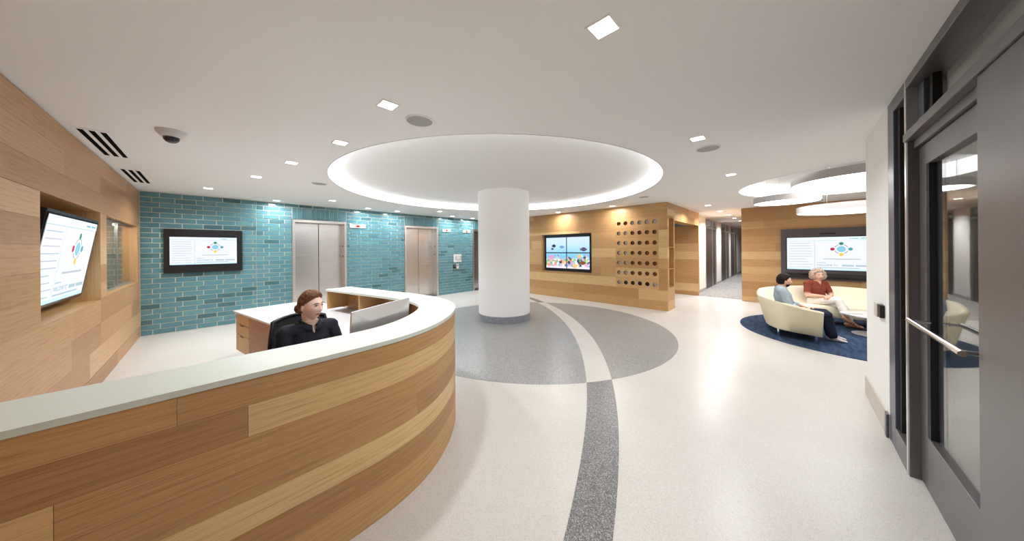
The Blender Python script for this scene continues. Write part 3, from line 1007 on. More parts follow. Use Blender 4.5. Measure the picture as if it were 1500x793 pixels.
speaker(1.321, 2.407, 0.125, 'round grey ceiling speaker above the reception counter')
speaker(4.071, 0.708, 0.125, 'round grey ceiling speaker beside a downlight near the glass door')
speaker(1.327, 5.879, 0.12, 'round grey ceiling speaker between the desk and the lifts')
speaker(6.849, 2.417, 0.12, 'round grey ceiling speaker by the oak partition corner')

for k, y0 in enumerate((4.74, 6.66)):
    e = empty('slot_diffuser', (-0.78, y0, H), 0, ['black slotted air diffuser above the niche with the tilted screen', 'black slotted air diffuser above the glass cabinet'][k], 'air vent', 'linear slot diffusers')
    y1 = y0 + 1.16
    mk('frame', bbox(-0.90, -0.665, y0, y1, H - 0.006, H, 0.002), CEIL, e)
    for j in range(3):
        xx = -0.865 + j * 0.066
        mk('slot', box(xx, xx + 0.036, y0 + 0.045, y1 - 0.045, H - 0.0085, H - 0.006), SLOT, e)

e = empty('security_camera', (-0.255, 4.30, H), 0, 'white dome security camera with dark lens on the ceiling', 'camera')
mk('housing', lathe([(0.105, H), (0.10, H - 0.025), (0.075, H - 0.055), (0.06, H - 0.062), (0.0, H - 0.062)], (-0.255, 4.30), 36), GREYP, e, smooth=50)
mk('dome', lathe([(0.058, H - 0.060), (0.054, H - 0.082), (0.04, H - 0.102), (0.02, H - 0.112), (0.0, H - 0.114)], (-0.255, 4.30), 32), BLACKG, e, smooth=True)

# ------------------------------------------------------------------ reception desk
def catmull(P, n=10):
    out = []
    P = [Vector(p) for p in P]
    for i in range(len(P) - 1):
        a, b, c, d = P[max(i - 1, 0)], P[i], P[i + 1], P[min(i + 2, len(P) - 1)]
        for k in range(n):
            t = k / n
            out.append(0.5 * ((2 * b) + (c - a) * t + (2 * a - 5 * b + 4 * c - d) * t * t + (3 * b - a - 3 * c + d) * t ** 3))
    out.append(P[-1])
    return out


raw = [(-0.915, 1.75), (-0.4, 1.75), (0.1, 1.75), (0.45, 1.752), (0.72, 1.768), (0.94, 1.812), (1.152, 1.90), (1.365, 2.045), (1.545, 2.215),
       (1.68, 2.39), (1.785, 2.62), (1.838, 2.97), (1.805, 3.37), (1.725, 3.76), (1.60, 4.30), (1.475, 4.84)]
path = catmull(raw, 12)
arc = [0.0]
for a, b in zip(path[:-1], path[1:]): arc.append(arc[-1] + (b - a).length)
LEN = arc[-1]


def at(s):
    s = max(0.0, min(LEN, s))
    i = 0
    lo, hi = 0, len(arc) - 2
    while lo < hi:
        m = (lo + hi + 1) // 2
        if arc[m] <= s: lo = m
        else: hi = m - 1
    i = lo
    t = (s - arc[i]) / max(arc[i + 1] - arc[i], 1e-9)
    p = path[i].lerp(path[i + 1], t)
    a, b = path[max(i - 1, 0)], path[min(i + 2, len(path) - 1)]
    d = (b - a).normalized()
    return p, Vector((-d.y, d.x))               # point, inward normal (left of travel)


def strip(s0, s1, z0, z1, o0, o1, step=0.05):
    """curved slab between offsets o0 (outer) and o1 (inner) from the desk line"""
    n = max(1, int((s1 - s0) / step))
    V, F = [], []
    for i in range(n + 1):
        s = s0 + (s1 - s0) * i / n
        p, q = at(s)
        for o, z in ((o0, z0), (o0, z1), (o1, z1), (o1, z0)):
            V.append((p.x + q.x * o, p.y + q.y * o, z))
    for i in range(n):
        for k in range(4):
            l = (k + 1) % 4
            F.append((4 * i + k, 4 * (i + 1) + k, 4 * (i + 1) + l, 4 * i + l))
    F.append((0, 1, 2, 3)); F.append((4 * n + 3, 4 * n + 2, 4 * n + 1, 4 * n))
    return V, F


def arcuv(p):
    v = Vector((p[0], p[1]))
    best, bs = 1e9, 0
    for i in range(0, len(path), 2):
        d = (path[i] - v).length_squared
        if d < best: best, bs = d, arc[i]
    return (bs, p[2])


TOPZ = 1.05
desk = empty('reception_desk', (0.9, 2.0, 0), 0, 'curved oak reception counter with pale glass top', 'reception desk')
rng = random.Random(31)
nrow = 7
zr = [0.06] + [0.06 + (1.025 - 0.06) * (k + 1) / nrow for k in range(nrow)]
zr = [0.0, 0.066, 0.206, 0.346, 0.486, 0.626, 0.766, 0.907, 1.024]
for k, (z0, z1) in enumerate(zip(zr[:-1], zr[1:])):
    s = 0.0
    first = {7: 0.82, 6: 1.03, 5: 0.55, 4: 1.9}.get(k, rng.uniform(0.4, 1.7))
    while s < LEN - 0.01:
        e_ = s + (first if s == 0.0 else rng.uniform(1.5, 2.6))
        if LEN - e_ < 0.5: e_ = LEN
        o = mk('plank', strip(s + 0.0006, e_ - 0.0006, z0 + 0.0005, z1 - 0.0005, 0.006, 0.026), OAK, desk, uv=arcuv, smooth=35)
        tn = {7: (0.42, 0.34), 6: (0.28, 0.80), 5: (0.70, 0.42), 4: (0.35, 0.30), 3: (0.5, 0.78), 2: (0.3, 0.36), 1: (0.7, 0.66)}.get(k, (0.4, 0.6))
        o.color = ((tn[0] if s == 0.0 else tn[1]) + rng.uniform(-0.09, 0.09), 0.5, 0.5, 1)
        s = e_
mk('inner_shell', strip(0.0, LEN, 0.0, 1.024, 0.0265, 0.045), OAK, desk, uv=arcuv, smooth=35)
mk('counter_top', strip(0.0, LEN, 1.0245, TOPZ, 0.0, 0.345), QUARTZ, desk, smooth=35)
# open shelves under the top, with dividers
for s in (0.5, 1.2, 2.9, 3.9, 4.55, LEN - 0.025):
    if s > LEN: continue
    p, q = at(s)
    d = Vector((q.y, -q.x))
    c = [p + q * 0.046 - d * 0.011, p + q * 0.335 - d * 0.011, p + q * 0.335 + d * 0.011, p + q * 0.046 + d * 0.011]
    mk('divider', prism([(v.x, v.y) for v in c], 0.772, 1.024), OAK, desk, uv='z')

# work surface inside the desk
WZ = 0.74
wl_pts = [at(LEN * i / 60) for i in range(61)]
outer = [(p.x + q.x * 0.05, p.y + q.y * 0.05) for p, q in wl_pts]
inner = [(1.22, 5.90), (0.945, 5.985), (0.228, 5.815), (0.333, 5.271), (0.484, 4.467), (0.60, 3.86), (0.68, 3.55), (0.76, 3.35), (0.86, 3.15), (0.90, 2.95), (0.86, 2.74), (0.74, 2.60), (0.5, 2.52), (0.0, 2.50), (-0.915, 2.50)]
wt = empty('work_surface', (0.9, 3.4, WZ - 0.03), 0, 'white worktop running round the inside of the reception counter', 'worktop')
mk('top_slab', prism(outer + inner, WZ - 0.022, WZ), LAM, wt)
mk('support_panel', box(-0.9, -0.88, 1.82, 2.48, 0, WZ - 0.023), WALNUT, wt, uv='z')
mk('support_panel', box(0.10, 0.12, 1.82, 2.45, 0, WZ - 0.023), WALNUT, wt, uv='z')

# drawer unit under the return
A = Vector((0.228, 5.815)); B = Vector((0.60, 3.86))
ex = (B - A).normalized(); ey = Vector((-ex.y, ex.x))
M0 = Matrix(((ex.x, ey.x, 0, A.x), (ex.y, ey.y, 0, A.y), (0, 0, 1, 0), (0, 0, 0, 1)))
du = empty('drawer_unit', (0, 0, 0), label='brown veneered drawer unit under the white return worktop', cat='drawer unit', mat=M0)
mk('carcass', box(0.57, 1.72, 0.024, 0.60, 0.17, WZ - 0.024), WALNUT, du, uv='x', local=True)
mk('carcass_back', box(0.02, 0.568, 0.05, 0.60, 0.17, WZ - 0.024), OAK_CORE, du, local=True)
mk('shade_plinth', box(0.10, 1.66, 0.10, 0.56, 0.0, 0.17), DARKGAP, du, local=True)  # dark colour stands for the shade under the raised unit
dz = [0.17, 0.41, 0.565, WZ - 0.026]
for a, b in zip(dz[:-1], dz[1:]):
    dr = mk('drawer', bbox(0.012, 0.556, 0.028, 0.049, a + 0.003, b - 0.003, 0.002), OAK, du, uv='x', local=True)
    mk('pull', bbox(0.20, 0.34, 0.020, 0.030, b - 0.018, b - 0.010, 0.002), DARKGAP, du, local=True).name = 'drawer_pull'

# monitor seen from behind
mang = atan2(0.30, 0.573)
mo = empty('computer_monitor', (0.955, 2.385, WZ), mang, 'silver all-in-one computer seen from behind on the worktop', 'computer')
mw, mh = 0.325, 0.40
bk = []
def rrect(w2, z0, z1, r, n=5):
    pts = []
    for cx, cz, a0 in ((w2 - r, z0 + r, -pi / 2), (w2 - r, z1 - r, 0), (-w2 + r, z1 - r, pi / 2), (-w2 + r, z0 + r, pi)):
        for i in range(n + 1):
            a = a0 + (pi / 2) * i / n
            pts.append((cx + r * cos(a), cz + r * sin(a)))
    return pts
def slab(pts, y0, y1, bulge=0.0, inset=0.0):
    n = len(pts)
    cx = 0.0; cz = sum(p[1] for p in pts) / n
    V = [(p[0], y1, p[1]) for p in pts] + [(p[0], y0, p[1]) for p in pts]
    F = [list(range(n)), ]
    F += [(i, n + i, n + (i + 1) % n, (i + 1) % n) for i in range(n)]
    if bulge:
        V += [(p[0] * inset, y0 - bulge, cz + (p[1] - cz) * inset) for p in pts]
        F += [(n + i, 2 * n + i, 2 * n + (i + 1) % n, n + (i + 1) % n) for i in range(n)]
        F.append(list(range(3 * n - 1, 2 * n - 1, -1)))
    else:
        F.append(list(range(2 * n - 1, n - 1, -1)))
    return V, F
T = Matrix.Rotation(radians(4), 4, 'X')
mk('back_shell', xf(slab(rrect(mw, 0.025, 0.43, 0.014), -0.008, 0.004, 0.028, 0.55), T), SILVER, mo, local=True, smooth=25)
mk('screen', xf(slab(rrect(mw - 0.004, 0.03, 0.426, 0.01), 0.0045, 0.008), T), BLACKG, mo, local=True)
mk('stand', merge(bbox(-0.09, 0.09, -0.10, 0.09, 0.0, 0.008, 0.003), xf(box(-0.075, 0.075, -0.045, -0.037, 0.0, 0.2), Matrix.Rotation(radians(-8), 4, 'X'))), SILVER, mo, local=True)

# ------------------------------------------------------------------ wall screens
SCR_W = emis('screen white', lin(236, 238, 246), 0.92)
SCR_HD = emis('screen header', lin(226, 240, 248), 1.0)
SCR_LN = emis('screen rule', lin(172, 200, 208), 0.9)
SCR_TX = emis('screen text', lin(190, 194, 204), 0.9)
SCR_BL = emis('screen pale blue', lin(196, 230, 244), 1.0)
SCR_GR = emis('screen green', lin(40, 150, 120), 0.8)
SCR_RD = emis('screen crimson', lin(196, 40, 90), 0.8)
SCR_TE = emis('screen teal', lin(80, 172, 186), 0.8)
SCR_YE = emis('screen yellow', lin(240, 206, 70), 0.9)
SCR_CB = emis('screen globe blue', lin(140, 204, 226), 0.9)
SCR_PU = emis('screen violet grey', lin(96, 90, 120), 0.8)


def textgeo(s, size):
    c = bpy.data.curves.new('t', 'FONT'); c.body = s; c.size = size; c.align_x = 'LEFT'
    o = bpy.data.objects.new('t', c); COL.objects.link(o)
    dg = bpy.context.evaluated_depsgraph_get()
    me = bpy.data.meshes.new_from_object(o.evaluated_get(dg))
    g = [v.co.copy() for v in me.vertices], [list(p.vertices) for p in me.polygons]
    bpy.data.objects.remove(o); bpy.data.meshes.remove(me); bpy.data.curves.remove(c)
    return g


def display(root, W, Hh, sx, sz, dep, frame_m, bez_m):
    """screen facing local -y; frame W x Hh from the centre line, screen sx, sz ranges"""
    mk('casing', bbox(-W / 2, W / 2, 0.0, dep, 0, Hh, 0.004), frame_m, root, local=True)
    x0, x1 = sx; z0, z1 = sz
    bz = 0.018
    mk('bezel', merge(box(x0 - bz, x1 + bz, -0.006, 0.0, z1, z1 + bz), box(x0 - bz, x1 + bz, -0.006, 0.0, z0 - bz, z0),
                      box(x0 - bz, x0, -0.006, 0.0, z0, z1), box(x1, x1 + bz, -0.006, 0.0, z0, z1)), bez_m, root, local=True)
    sc = mk('screen', box(x0, x1, -0.003, -0.0005, z0, z1), SCR_W, root, local=True)
    w_, h_ = x1 - x0, z1 - z0
    P = lambda fx, fz: (x0 + fx * w_, z0 + fz * h_)
    def rect(nm, a, b, c, d, m, lift=0.0036):
        (xa, za), (xb, zb) = P(a, c), P(b, d)
        g = [(xa, -lift, za), (xb, -lift, za), (xb, -lift, zb), (xa, -lift, zb)], [(0, 1, 2, 3)]
        M = wm(root)
        return mk(nm, ([M @ Vector(v) for v in g[0]], g[1]), m, sc)
    rect('header', 0, 1, 0.90, 1.0, SCR_HD)
    rect('rule', 0, 1, 0.893, 0.902, SCR_LN)
    rect('pane_rule', 0.345, 0.350, 0.0, 0.893, SCR_LN)
    rect('header_text', 0.74, 0.84, 0.935, 0.958, SCR_TE)
    rect('header_text', 0.86, 0.97, 0.935, 0.958, SCR_TE)
    r2 = random.Random(5)
    for k in range(10):
        z = 0.82 - k * 0.083
        rect('list_line', 0.03, 0.03 + r2.uniform(0.2, 0.3), z, z + 0.012, SCR_TX if k % 3 else SCR_LN)
    rect('footer', 0, 1, 0.0, 0.04, SCR_BL)
    rect('caption', 0.45, 0.86, 0.325, 0.35, SCR_TX)
    rect('caption', 0.37, 0.48, 0.215, 0.23, SCR_LN)
    M = wm(root)
    g = textgeo('WELCOME TO', 0.062 * w_ * 0.62)
    px, pz = P(0.37, 0.125)
    mk('welcome_text', ([M @ Vector((px + v.x, -0.0036, pz + v.y)) for v in g[0]], g[1]), SCR_TE, sc)
    rect('welcome_text', 0.66, 0.79, 0.125, 0.17, SCR_LN); rect('welcome_text', 0.81, 0.97, 0.125, 0.17, SCR_LN)
    rect('caption', 0.37, 0.86, 0.065, 0.085, SCR_LN)
    # four-dot ring emblem
    cx, cz = P(0.655, 0.635)
    def disc(nm, x, z, rx, rz, m, lift, n=28):
        V = [M @ Vector((x + rx * cos(2 * pi * i / n), -lift, z + rz * sin(2 * pi * i / n))) for i in range(n)]
        mk(nm, (V, [list(range(n))]), m, sc)
    R_ = 0.145 * h_
    n = 48
    V = [M @ Vector((cx + r * cos(2 * pi * i / n), -0.0036, cz + r * sin(2 * pi * i / n))) for i in range(n) for r in (R_ * 0.90, R_ * 0.98)]
    F = [(2 * i, 2 * i + 1, (2 * i + 3) % (2 * n), (2 * i + 2) % (2 * n)) for i in range(n) if i % 12 in (3, 4, 5, 6, 7, 8)]
    mk('emblem_ring', (V, F), SCR_PU, sc)
    disc('emblem_globe', cx, cz, R_ * 0.62, R_ * 0.60, SCR_CB, 0.0037)
    rd = 0.045 * h_
    for dx, dz_, m in ((0, 1.12, SCR_GR), (1.22, 0, SCR_TE), (0, -1.12, SCR_YE), (-1.22, 0, SCR_RD)):
        disc('emblem_dot', cx + dx * R_, cz + dz_ * R_, rd, rd, m, 0.0040)
    return sc


d1 = empty('wall_display', (-0.067, YT - 0.092, 1.174), 0, 'black framed screen mounted on the teal brick wall', 'screen')
display(d1, 1.135, 0.881, (-0.489, 0.477), (0.163, 0.722), 0.058, BLACK, BLACKG)
d2 = empty('wall_display', (XT - 0.052, -0.64, 0.735), -pi / 2, 'large screen in a charcoal surround behind the curved sofa', 'screen')
display(d2, 1.76, 1.352, (-0.757, 0.75), (0.267, 1.115), 0.05, CHAR, BLACKG)
mk('camera_bar', bbox(-0.14, 0.14, -0.03, -0.001, 1.19, 1.225, 0.006), BLACK, d2, local=True)
mk('speaker_bar', bbox(-0.80, 0.80, -0.022, -0.001, 0.04, 0.17, 0.006), BLACKG, d2, local=True)
tiltM = Matrix.Translation((-1.062, 5.215, 1.095)) @ Matrix.Rotation(pi / 2, 4, 'Z') @ Matrix.Rotation(radians(8.2), 4, 'X')
d3 = empty('wall_display', (0, 0, 0), label='screen tilted forward in the niche of the oak wall', cat='screen', mat=tiltM)
display(d3, 1.575, 0.89, (-0.755, 0.755), (0.035, 0.845), 0.045, BLACK, BLACKG)
mk('wall_bracket', xf(bbox(-0.2, 0.2, 0.045, 0.12, 0.3, 0.6, 0.004), Matrix.Identity(4)), DARKGAP, d3, local=True)


# ------------------------------------------------------------------ video wall showing a reef
def reef(name):
    m = bpy.data.materials.new(name); m.use_nodes = True
    nt = m.node_tree; L = nt.links.new
    b = nt.nodes['Principled BSDF']
    b.inputs['Base Color'].default_value = (0.01, 0.01, 0.015, 1); b.inputs['Roughness'].default_value = 0.15
    ge = N(m, 'ShaderNodeNewGeometry')
    sp = N(m, 'ShaderNodeSeparateXYZ'); L(ge.outputs['Position'], sp.inputs[0])
    mr = N(m, 'ShaderNodeMapRange'); mr.inputs[1].default_value = 0.955; mr.inputs[2].default_value = 1.98
    L(sp.outputs[2], mr.inputs[0])
    no = N(m, 'ShaderNodeTexNoise'); no.inputs['Scale'].default_value = 5.5; no.inputs['Detail'].default_value = 4
    L(ge.outputs['Position'], no.inputs['Vector'])
    ad = N(m, 'ShaderNodeMath', operation='MULTIPLY_ADD'); ad.inputs[1].default_value = 0.5; L(no.outputs[0], ad.inputs[0]); L(mr.outputs[0], ad.inputs[2])
    mask = ramp(m, [(0.0, (1, 1, 1, 1)), (0.56, (1, 1, 1, 1)), (0.66, (0, 0, 0, 1))]); L(ad.outputs[0], mask.inputs[0])
    vo = N(m, 'ShaderNodeTexVoronoi'); vo.inputs['Scale'].default_value = 13.0; L(ge.outputs['Position'], vo.inputs['Vector'])
    sc = N(m, 'ShaderNodeSeparateColor'); L(vo.outputs['Color'], sc.inputs[0])
    cr = ramp(m, [(0.0, lin(120, 190, 220)), (0.14, lin(226, 170, 205)), (0.28, lin(236, 214, 130)), (0.42, lin(120, 180, 130)), (0.54, lin(70, 96, 150)),
                  (0.66, lin(232, 150, 120)), (0.78, lin(240, 232, 240)), (0.9, lin(60, 70, 90))]); cr.color_ramp.interpolation = 'CONSTANT'
    L(sc.outputs[0], cr.inputs[0])
    wat = ramp(m, [(0.0, lin(96, 176, 226)), (0.45, lin(130, 200, 236)), (0.75, lin(190, 220, 248)), (1.0, lin(206, 222, 250))]); L(mr.outputs[0], wat.inputs[0])
    mx = N(m, 'ShaderNodeMix', data_type='RGBA'); L(mask.outputs[0], mx.inputs[0]); L(wat.outputs[0], mx.inputs[6]); L(cr.outputs[0], mx.inputs[7])
    sand = ramp(m, [(0.0, (1, 1, 1, 1)), (0.05, (1, 1, 1, 1)), (0.09, (0, 0, 0, 1))]); L(mr.outputs[0], sand.inputs[0])
    mx2 = N(m, 'ShaderNodeMix', data_type='RGBA'); L(sand.outputs[0], mx2.inputs[0]); L(mx.outputs[2], mx2.inputs[6]); mx2.inputs[7].default_value = lin(236, 226, 246)
    L(mx2.outputs[2], b.inputs['Emission Color']); b.inputs['Emission Strength'].default_value = 1.0
    return m


REEF = reef('reef picture')
vw = empty('video_wall', (XR + 0.07, 5.27, AQ[2]), 0, 'four-panel video wall showing a coral reef with fish', 'video wall')
mk('surround', merge(box(XR + 0.03, XR + 0.095, AQ[0] + 0.003, AQ[0] + 0.068, AQ[2] + 0.003, AQ[3] - 0.003), box(XR + 0.03, XR + 0.095, 6.11, 6.16, AQ[2] + 0.003, AQ[3] - 0.003),
                     box(XR + 0.03, XR + 0.095, AQ[0] + 0.068, 6.11, AQ[2] + 0.003, 0.952), box(XR + 0.03, XR + 0.095, AQ[0] + 0.068, 6.11, 1.985, AQ[3] - 0.003)), BLACKG, vw)
XS = XR + 0.045
for ya, yb in ((4.446, 5.275), (5.283, 6.108)):
    for za, zb in ((0.953, 1.463), (1.474, 1.984)):
        pn = mk('video_panel', box(XS, XS + 0.04, ya, yb, za, zb), BLACKG, vw)
        mk('picture', ([(XS - 0.001, yb - 0.012, za + 0.01), (XS - 0.001, ya + 0.012, za + 0.01), (XS - 0.001, ya + 0.012, zb - 0.01), (XS - 0.001, yb - 0.012, zb - 0.01)], [(0, 1, 2, 3)]), REEF, pn)


def fish(y, z, L_, h, m, nm='fish_image', flip=1):
    pts = [(-0.5, 0), (-0.36, 0.22), (-0.1, 0.42), (0.15, 0.4), (0.34, 0.14), (0.5, 0.36), (0.46, 0), (0.5, -0.36), (0.34, -0.14), (0.15, -0.4), (-0.1, -0.42), (-0.36, -0.22)]
    V = [(XS - 0.002, y + flip * p[0] * L_, z + p[1] * h) for p in pts]
    mk(nm, (V, [list(range(len(pts)))]), m, vw)


F_DK = emis('fish dark grey', lin(96, 96, 116), 0.8); F_BR = emis('fish brown', lin(136, 92, 40), 0.8)
F_BL = emis('fish blue', lin(120, 164, 206), 0.9); F_BK = emis('fish black', lin(50, 60, 84), 0.8)
F_PK = emis('coral pink', lin(230, 160, 205), 0.9); F_YL = emis('coral sand', lin(236, 200, 130), 0.9)
fish(4.66, 1.58, 0.25, 0.15, F_DK); fish(4.70, 1.155, 0.24, 0.14, F_BR); fish(5.46, 1.66, 0.2, 0.12, F_BL, flip=-1)
fish(5.78, 1.70, 0.17, 0.13, F_BK); fish(5.84, 1.60, 0.12, 0.09, F_DK, flip=-1)
for y, z, r, m in ((5.88, 1.31, 0.11, F_PK), (5.80, 1.36, 0.06, F_PK), (4.98, 1.05, 0.1, F_YL), (4.82, 1.36, 0.09, F_YL)):
    V = [(XS - 0.0018, y + r * (0.75 + 0.25 * sin(5 * a)) * cos(a), z + r * (0.75 + 0.25 * sin(5 * a)) * sin(a)) for a in [2 * pi * i / 40 for i in range(40)]]
    mk('coral_image', (V, [list(range(40))]), m, vw)

# ------------------------------------------------------------------ lounge: rug, sofa, table, pendants
RC = (8.12, -0.93)
rg = mk('round_rug', lathe([(1.765, 0.0), (1.765, 0.006), (1.755, 0.009), (0.0, 0.009)], RC, 96), RUG)
tag(rg, 'round dark blue carpet under the curved sofa', 'rug')
SCn = (8.05, -0.92)
sofa = empty('curved_sofa', (SCn[0], SCn[1], 0.0), 0, 'cream curved lounge sofa on chrome legs round a low white table', 'sofa')


def lerp_tab(tab, x):
    for (a, va), (b, vb) in zip(tab[:-1], tab[1:]):
        if a <= x <= b:
            t = (x - a) / (b - a); t = t * t * (3 - 2 * t)
            return va + (vb - va) * t
    return tab[0][1] if x < tab[0][0] else tab[-1][1]


TOPH = [(-75, 0.62), (-30, 0.70), (10, 0.735), (90, 0.725), (118, 0.66), (135, 0.635), (161, 0.595)]
TOPR = [(-75, 1.50), (0, 1.52), (60, 1.44), (90, 1.46), (120, 1.55), (161, 1.62)]
BOTR = [(-75, 1.30), (60, 1.30), (100, 1.36), (131, 1.50), (150, 1.36), (161, 1.29)]


def sweep(section, a0, a1, n=80):
    V, F = [], []
    for i in range(n + 1):
        a = a0 + (a1 - a0) * i / n
        sec = section(a)
        for r, z in sec:
            yy = SCn[1] + r * sin(radians(a))
            if a > 100: yy = max(yy, -0.335)          # square-cut end of the sofa
            V.append((SCn[0] + r * cos(radians(a)), yy, z))
    m = len(sec)
    for i in range(n):
        for k in range(m):
            l = (k + 1) % m
            F.append((i * m + k, (i + 1) * m + k, (i + 1) * m + l, i * m + l))
    F.append(list(range(m - 1, -1, -1))); F.append([n * m + k for k in range(m)])
    return V, F


def sec_shell(a):
    h, rt, rb = lerp_tab(TOPH, a), lerp_tab(TOPR, a), lerp_tab(BOTR, a)
    return [(rb - 0.03, 0.135), (rb, 0.15), (rb + (rt - rb) * 0.45, 0.15 + (h - 0.15) * 0.42), (rt, h - 0.02), (rt - 0.012, h), (rt - 0.026, h - 0.012),
            (rb + (rt - rb) * 0.45 - 0.026, 0.15 + (h - 0.15) * 0.42), (rb - 0.028, 0.17)]


def sec_back(a):
    h, rt, rb = lerp_tab(TOPH, a), lerp_tab(TOPR, a), lerp_tab(BOTR, a)
    q = rb + (rt - rb) * 0.5
    return [(rb - 0.02, 0.30), (q - 0.024, 0.15 + (h - 0.15) * 0.5), (rt - 0.024, h - 0.03), (rt - 0.04, h - 0.005), (rt - 0.075, h - 0.008), (rt - 0.105, h - 0.04),
            (q - 0.17, 0.46), (rb - 0.20, 0.385), (rb - 0.20, 0.30)]


def sec_seat(a):
    rb = lerp_tab(BOTR, a)
    return [(rb - 0.035, 0.16), (rb - 0.03, 0.36), (rb - 0.14, 0.395), (0.86, 0.405), (0.80, 0.40), (0.775, 0.375), (0.775, 0.20), (0.80, 0.16)]


mk('outer_shell', sweep(sec_shell, -72, 160), CREAM_B, sofa, smooth=45)
mk('back_cushion', sweep(sec_back, -71.5, 159.4), CREAM, sofa, smooth=45)
mk('seat_cushion', sweep(sec_seat, -71.5, 159), CREAM, sofa, smooth=45)
for a, r in ((130.5, 1.46), (148.5, 1.25), (95, 1.25), (50, 1.22), (5, 1.22), (-40, 1.22), (-66, 1.1), (110, 0.9), (60, 0.9), (10, 0.9), (-40, 0.9)):
    c = (SCn[0] + r * cos(radians(a)), SCn[1] + r * sin(radians(a)))
    mk('leg', lathe([(0.018, 0.0095), (0.028, 0.16)], c, 16), CHROME, sofa, smooth=40)

TC = (8.30, -1.02)
tb = empty('coffee_table', (TC[0], TC[1], 0.009), 0, 'low round white table in the middle of the curved sofa', 'table')
mk('table_top', bevel(lathe([(0.39, 0.345), (0.39, 0.365)], TC, 56), 0.006), LAM, tb, smooth=40)
mk('stem', lathe([(0.03, 0.02), (0.03, 0.345)], TC, 20), CHROME, tb, smooth=40)
mk('base_disc', lathe([(0.25, 0.0095), (0.25, 0.016), (0.05, 0.022), (0.0, 0.022)], TC, 48), LAM, tb, smooth=30)
mg = empty('magazine', (8.13, -0.80, 0.3655), 0.6, 'grey open magazine lying on the low white table', 'magazine')
for s_ in (-1, 1):
    V = [(s_ * x, y, 0.002 + 0.010 * sin(min(1, x / 0.11) * pi) ** 1.0) for y in (-0.14, 0.14) for x in (0, 0.02, 0.045, 0.075, 0.105)]
    V += [(v[0], v[1], 0.0005) for v in V]
    F = [(i, i + 1, i + 6, i + 5) for i in range(4)] + [(10 + i, 15 + i, 16 + i, 11 + i) for i in range(4)] + [(4, 14, 19, 9), (0, 5, 15, 10)] + [(i, 10 + i, 11 + i, i + 1) for i in range(4)] + [(5 + i, 6 + i, 16 + i, 15 + i) for i in range(4)]
    mk('page_block', (V, F), SPK if s_ > 0 else GREYP, mg, local=True)

DRUM = mat('pendant drum grey', lin(176, 172, 172), 0.7)


def pendant(x, y, r, z, hgt, label):
    e = empty('drum_pendant', (x, y, z), 0, label, 'pendant lamp', 'round drum pendants over the lounge')
    mk('drum_side', lathe([(r, z), (r, z + hgt), (r - 0.012, z + hgt), (r - 0.012, z)], (x, y), 72, closed=True), DRUM, e, smooth=40)
    mk('diffuser', lathe([(r - 0.013, z + 0.006), (r - 0.013, z + 0.012), (0, z + 0.012)], (x, y), 72), DIFF, e)
    mk('top_diffuser', lathe([(r - 0.013, z + hgt - 0.02), (r - 0.013, z + hgt - 0.014), (0, z + hgt - 0.014)], (x, y), 72), DRUM, e)
    for k in range(3):
        a = (2 * pi * k / 3 + 0.5) if r > 0.5 else radians(15 + 58 * k)
        px, py = x + (r - 0.1) * cos(a), y + (r - 0.1) * sin(a)
        if hypot(px - LC[0], py - LC[1]) < LR - 0.02: zt = 3.02
        else: zt = H
        mk('suspension_wire', tube([(px, py, z + hgt - 0.02), (px, py, zt)], 0.003, 6), ALU_L, e)


pendant(6.95, -0.735, 0.76, 2.61, 0.125, 'large drum pendant hung close below the lounge ceiling')
pendant(7.55, 0.093, 0.47, 2.44, 0.11, 'small drum pendant nearest the corridor')
pendant(8.24, -0.755, 0.705, 2.255, 0.115, 'drum pendant hanging lowest of the three over the lounge')

# ------------------------------------------------------------------ office chair
CHX, CHY, CHR = 0.60, 3.02, radians(180 + 8)
ch = empty('office_chair', (CHX, CHY, 0), CHR, 'black mesh office chair under the receptionist', 'chair')
def rsq(w2, d2, r, n=6):
    return [(x, z) for x, z in rrect(w2, -d2, d2, r, n)]
mk('seat', bevel(prism(rsq(0.24, 0.235, 0.09), 0.40, 0.455), 0.02, 3), MESHB, ch, local=True, smooth=40)
bw, bh0, bh1 = 0.235, 0.52, 1.015
def backpt(u, v):                       # curved backrest surface, u -1..1, v 0..1
    wd = bw * (0.86 + 0.14 * sin(pi * min(1, v * 1.05)))
    x = u * wd
    z = bh0 + v * (bh1 - bh0) - 0.035 * u * u * (v > 0.5) * (v - 0.5) * 2
    y = -0.225 - 0.05 * v + 0.055 * u * u + 0.03 * sin(pi * v)
    return Vector((x, y, z))
n = 14
V = [backpt(-1 + 2 * i / n, j / n) for j in range(n + 1) for i in range(n + 1)]
V2 = [v + Vector((0, -0.006, 0)) for v in V]
m_ = n + 1
F = [(j * m_ + i, j * m_ + i + 1, (j + 1) * m_ + i + 1, (j + 1) * m_ + i) for j in range(n) for i in range(n)]
K = len(V)
F2 = [tuple(K + q for q in f[::-1]) for f in F]
mk('mesh_back', (V + V2, F + F2), MESHB, ch, local=True, smooth=True)
rim = [backpt(-1 + 2 * i / 16, 0) for i in range(17)] + [backpt(1, j / 16) for j in range(1, 17)] + [backpt(1 - 2 * i / 16, 1) for i in range(1, 17)] + [backpt(-1, 1 - j / 16) for j in range(1, 17)]
mk('back_frame', tube(rim, 0.016, 10), BLACK, ch, local=True, smooth=True)
mk('back_support', tube([(0, -0.05, 0.38), (0, -0.24, 0.42), (0, -0.275, 0.55), (0, -0.272, 0.68)], 0.022, 10), BLACK, ch, local=True, smooth=True)
for s_ in (-1, 1):
    mk('armrest', merge(tube([(s_ * 0.24, 0.0, 0.42), (s_ * 0.285, 0.0, 0.44), (s_ * 0.285, 0.0, 0.62)], 0.014, 8), bbox(s_ * 0.285 - 0.035, s_ * 0.285 + 0.035, -0.11, 0.11, 0.62, 0.645, 0.01)), BLACK, ch, local=True, smooth=40)
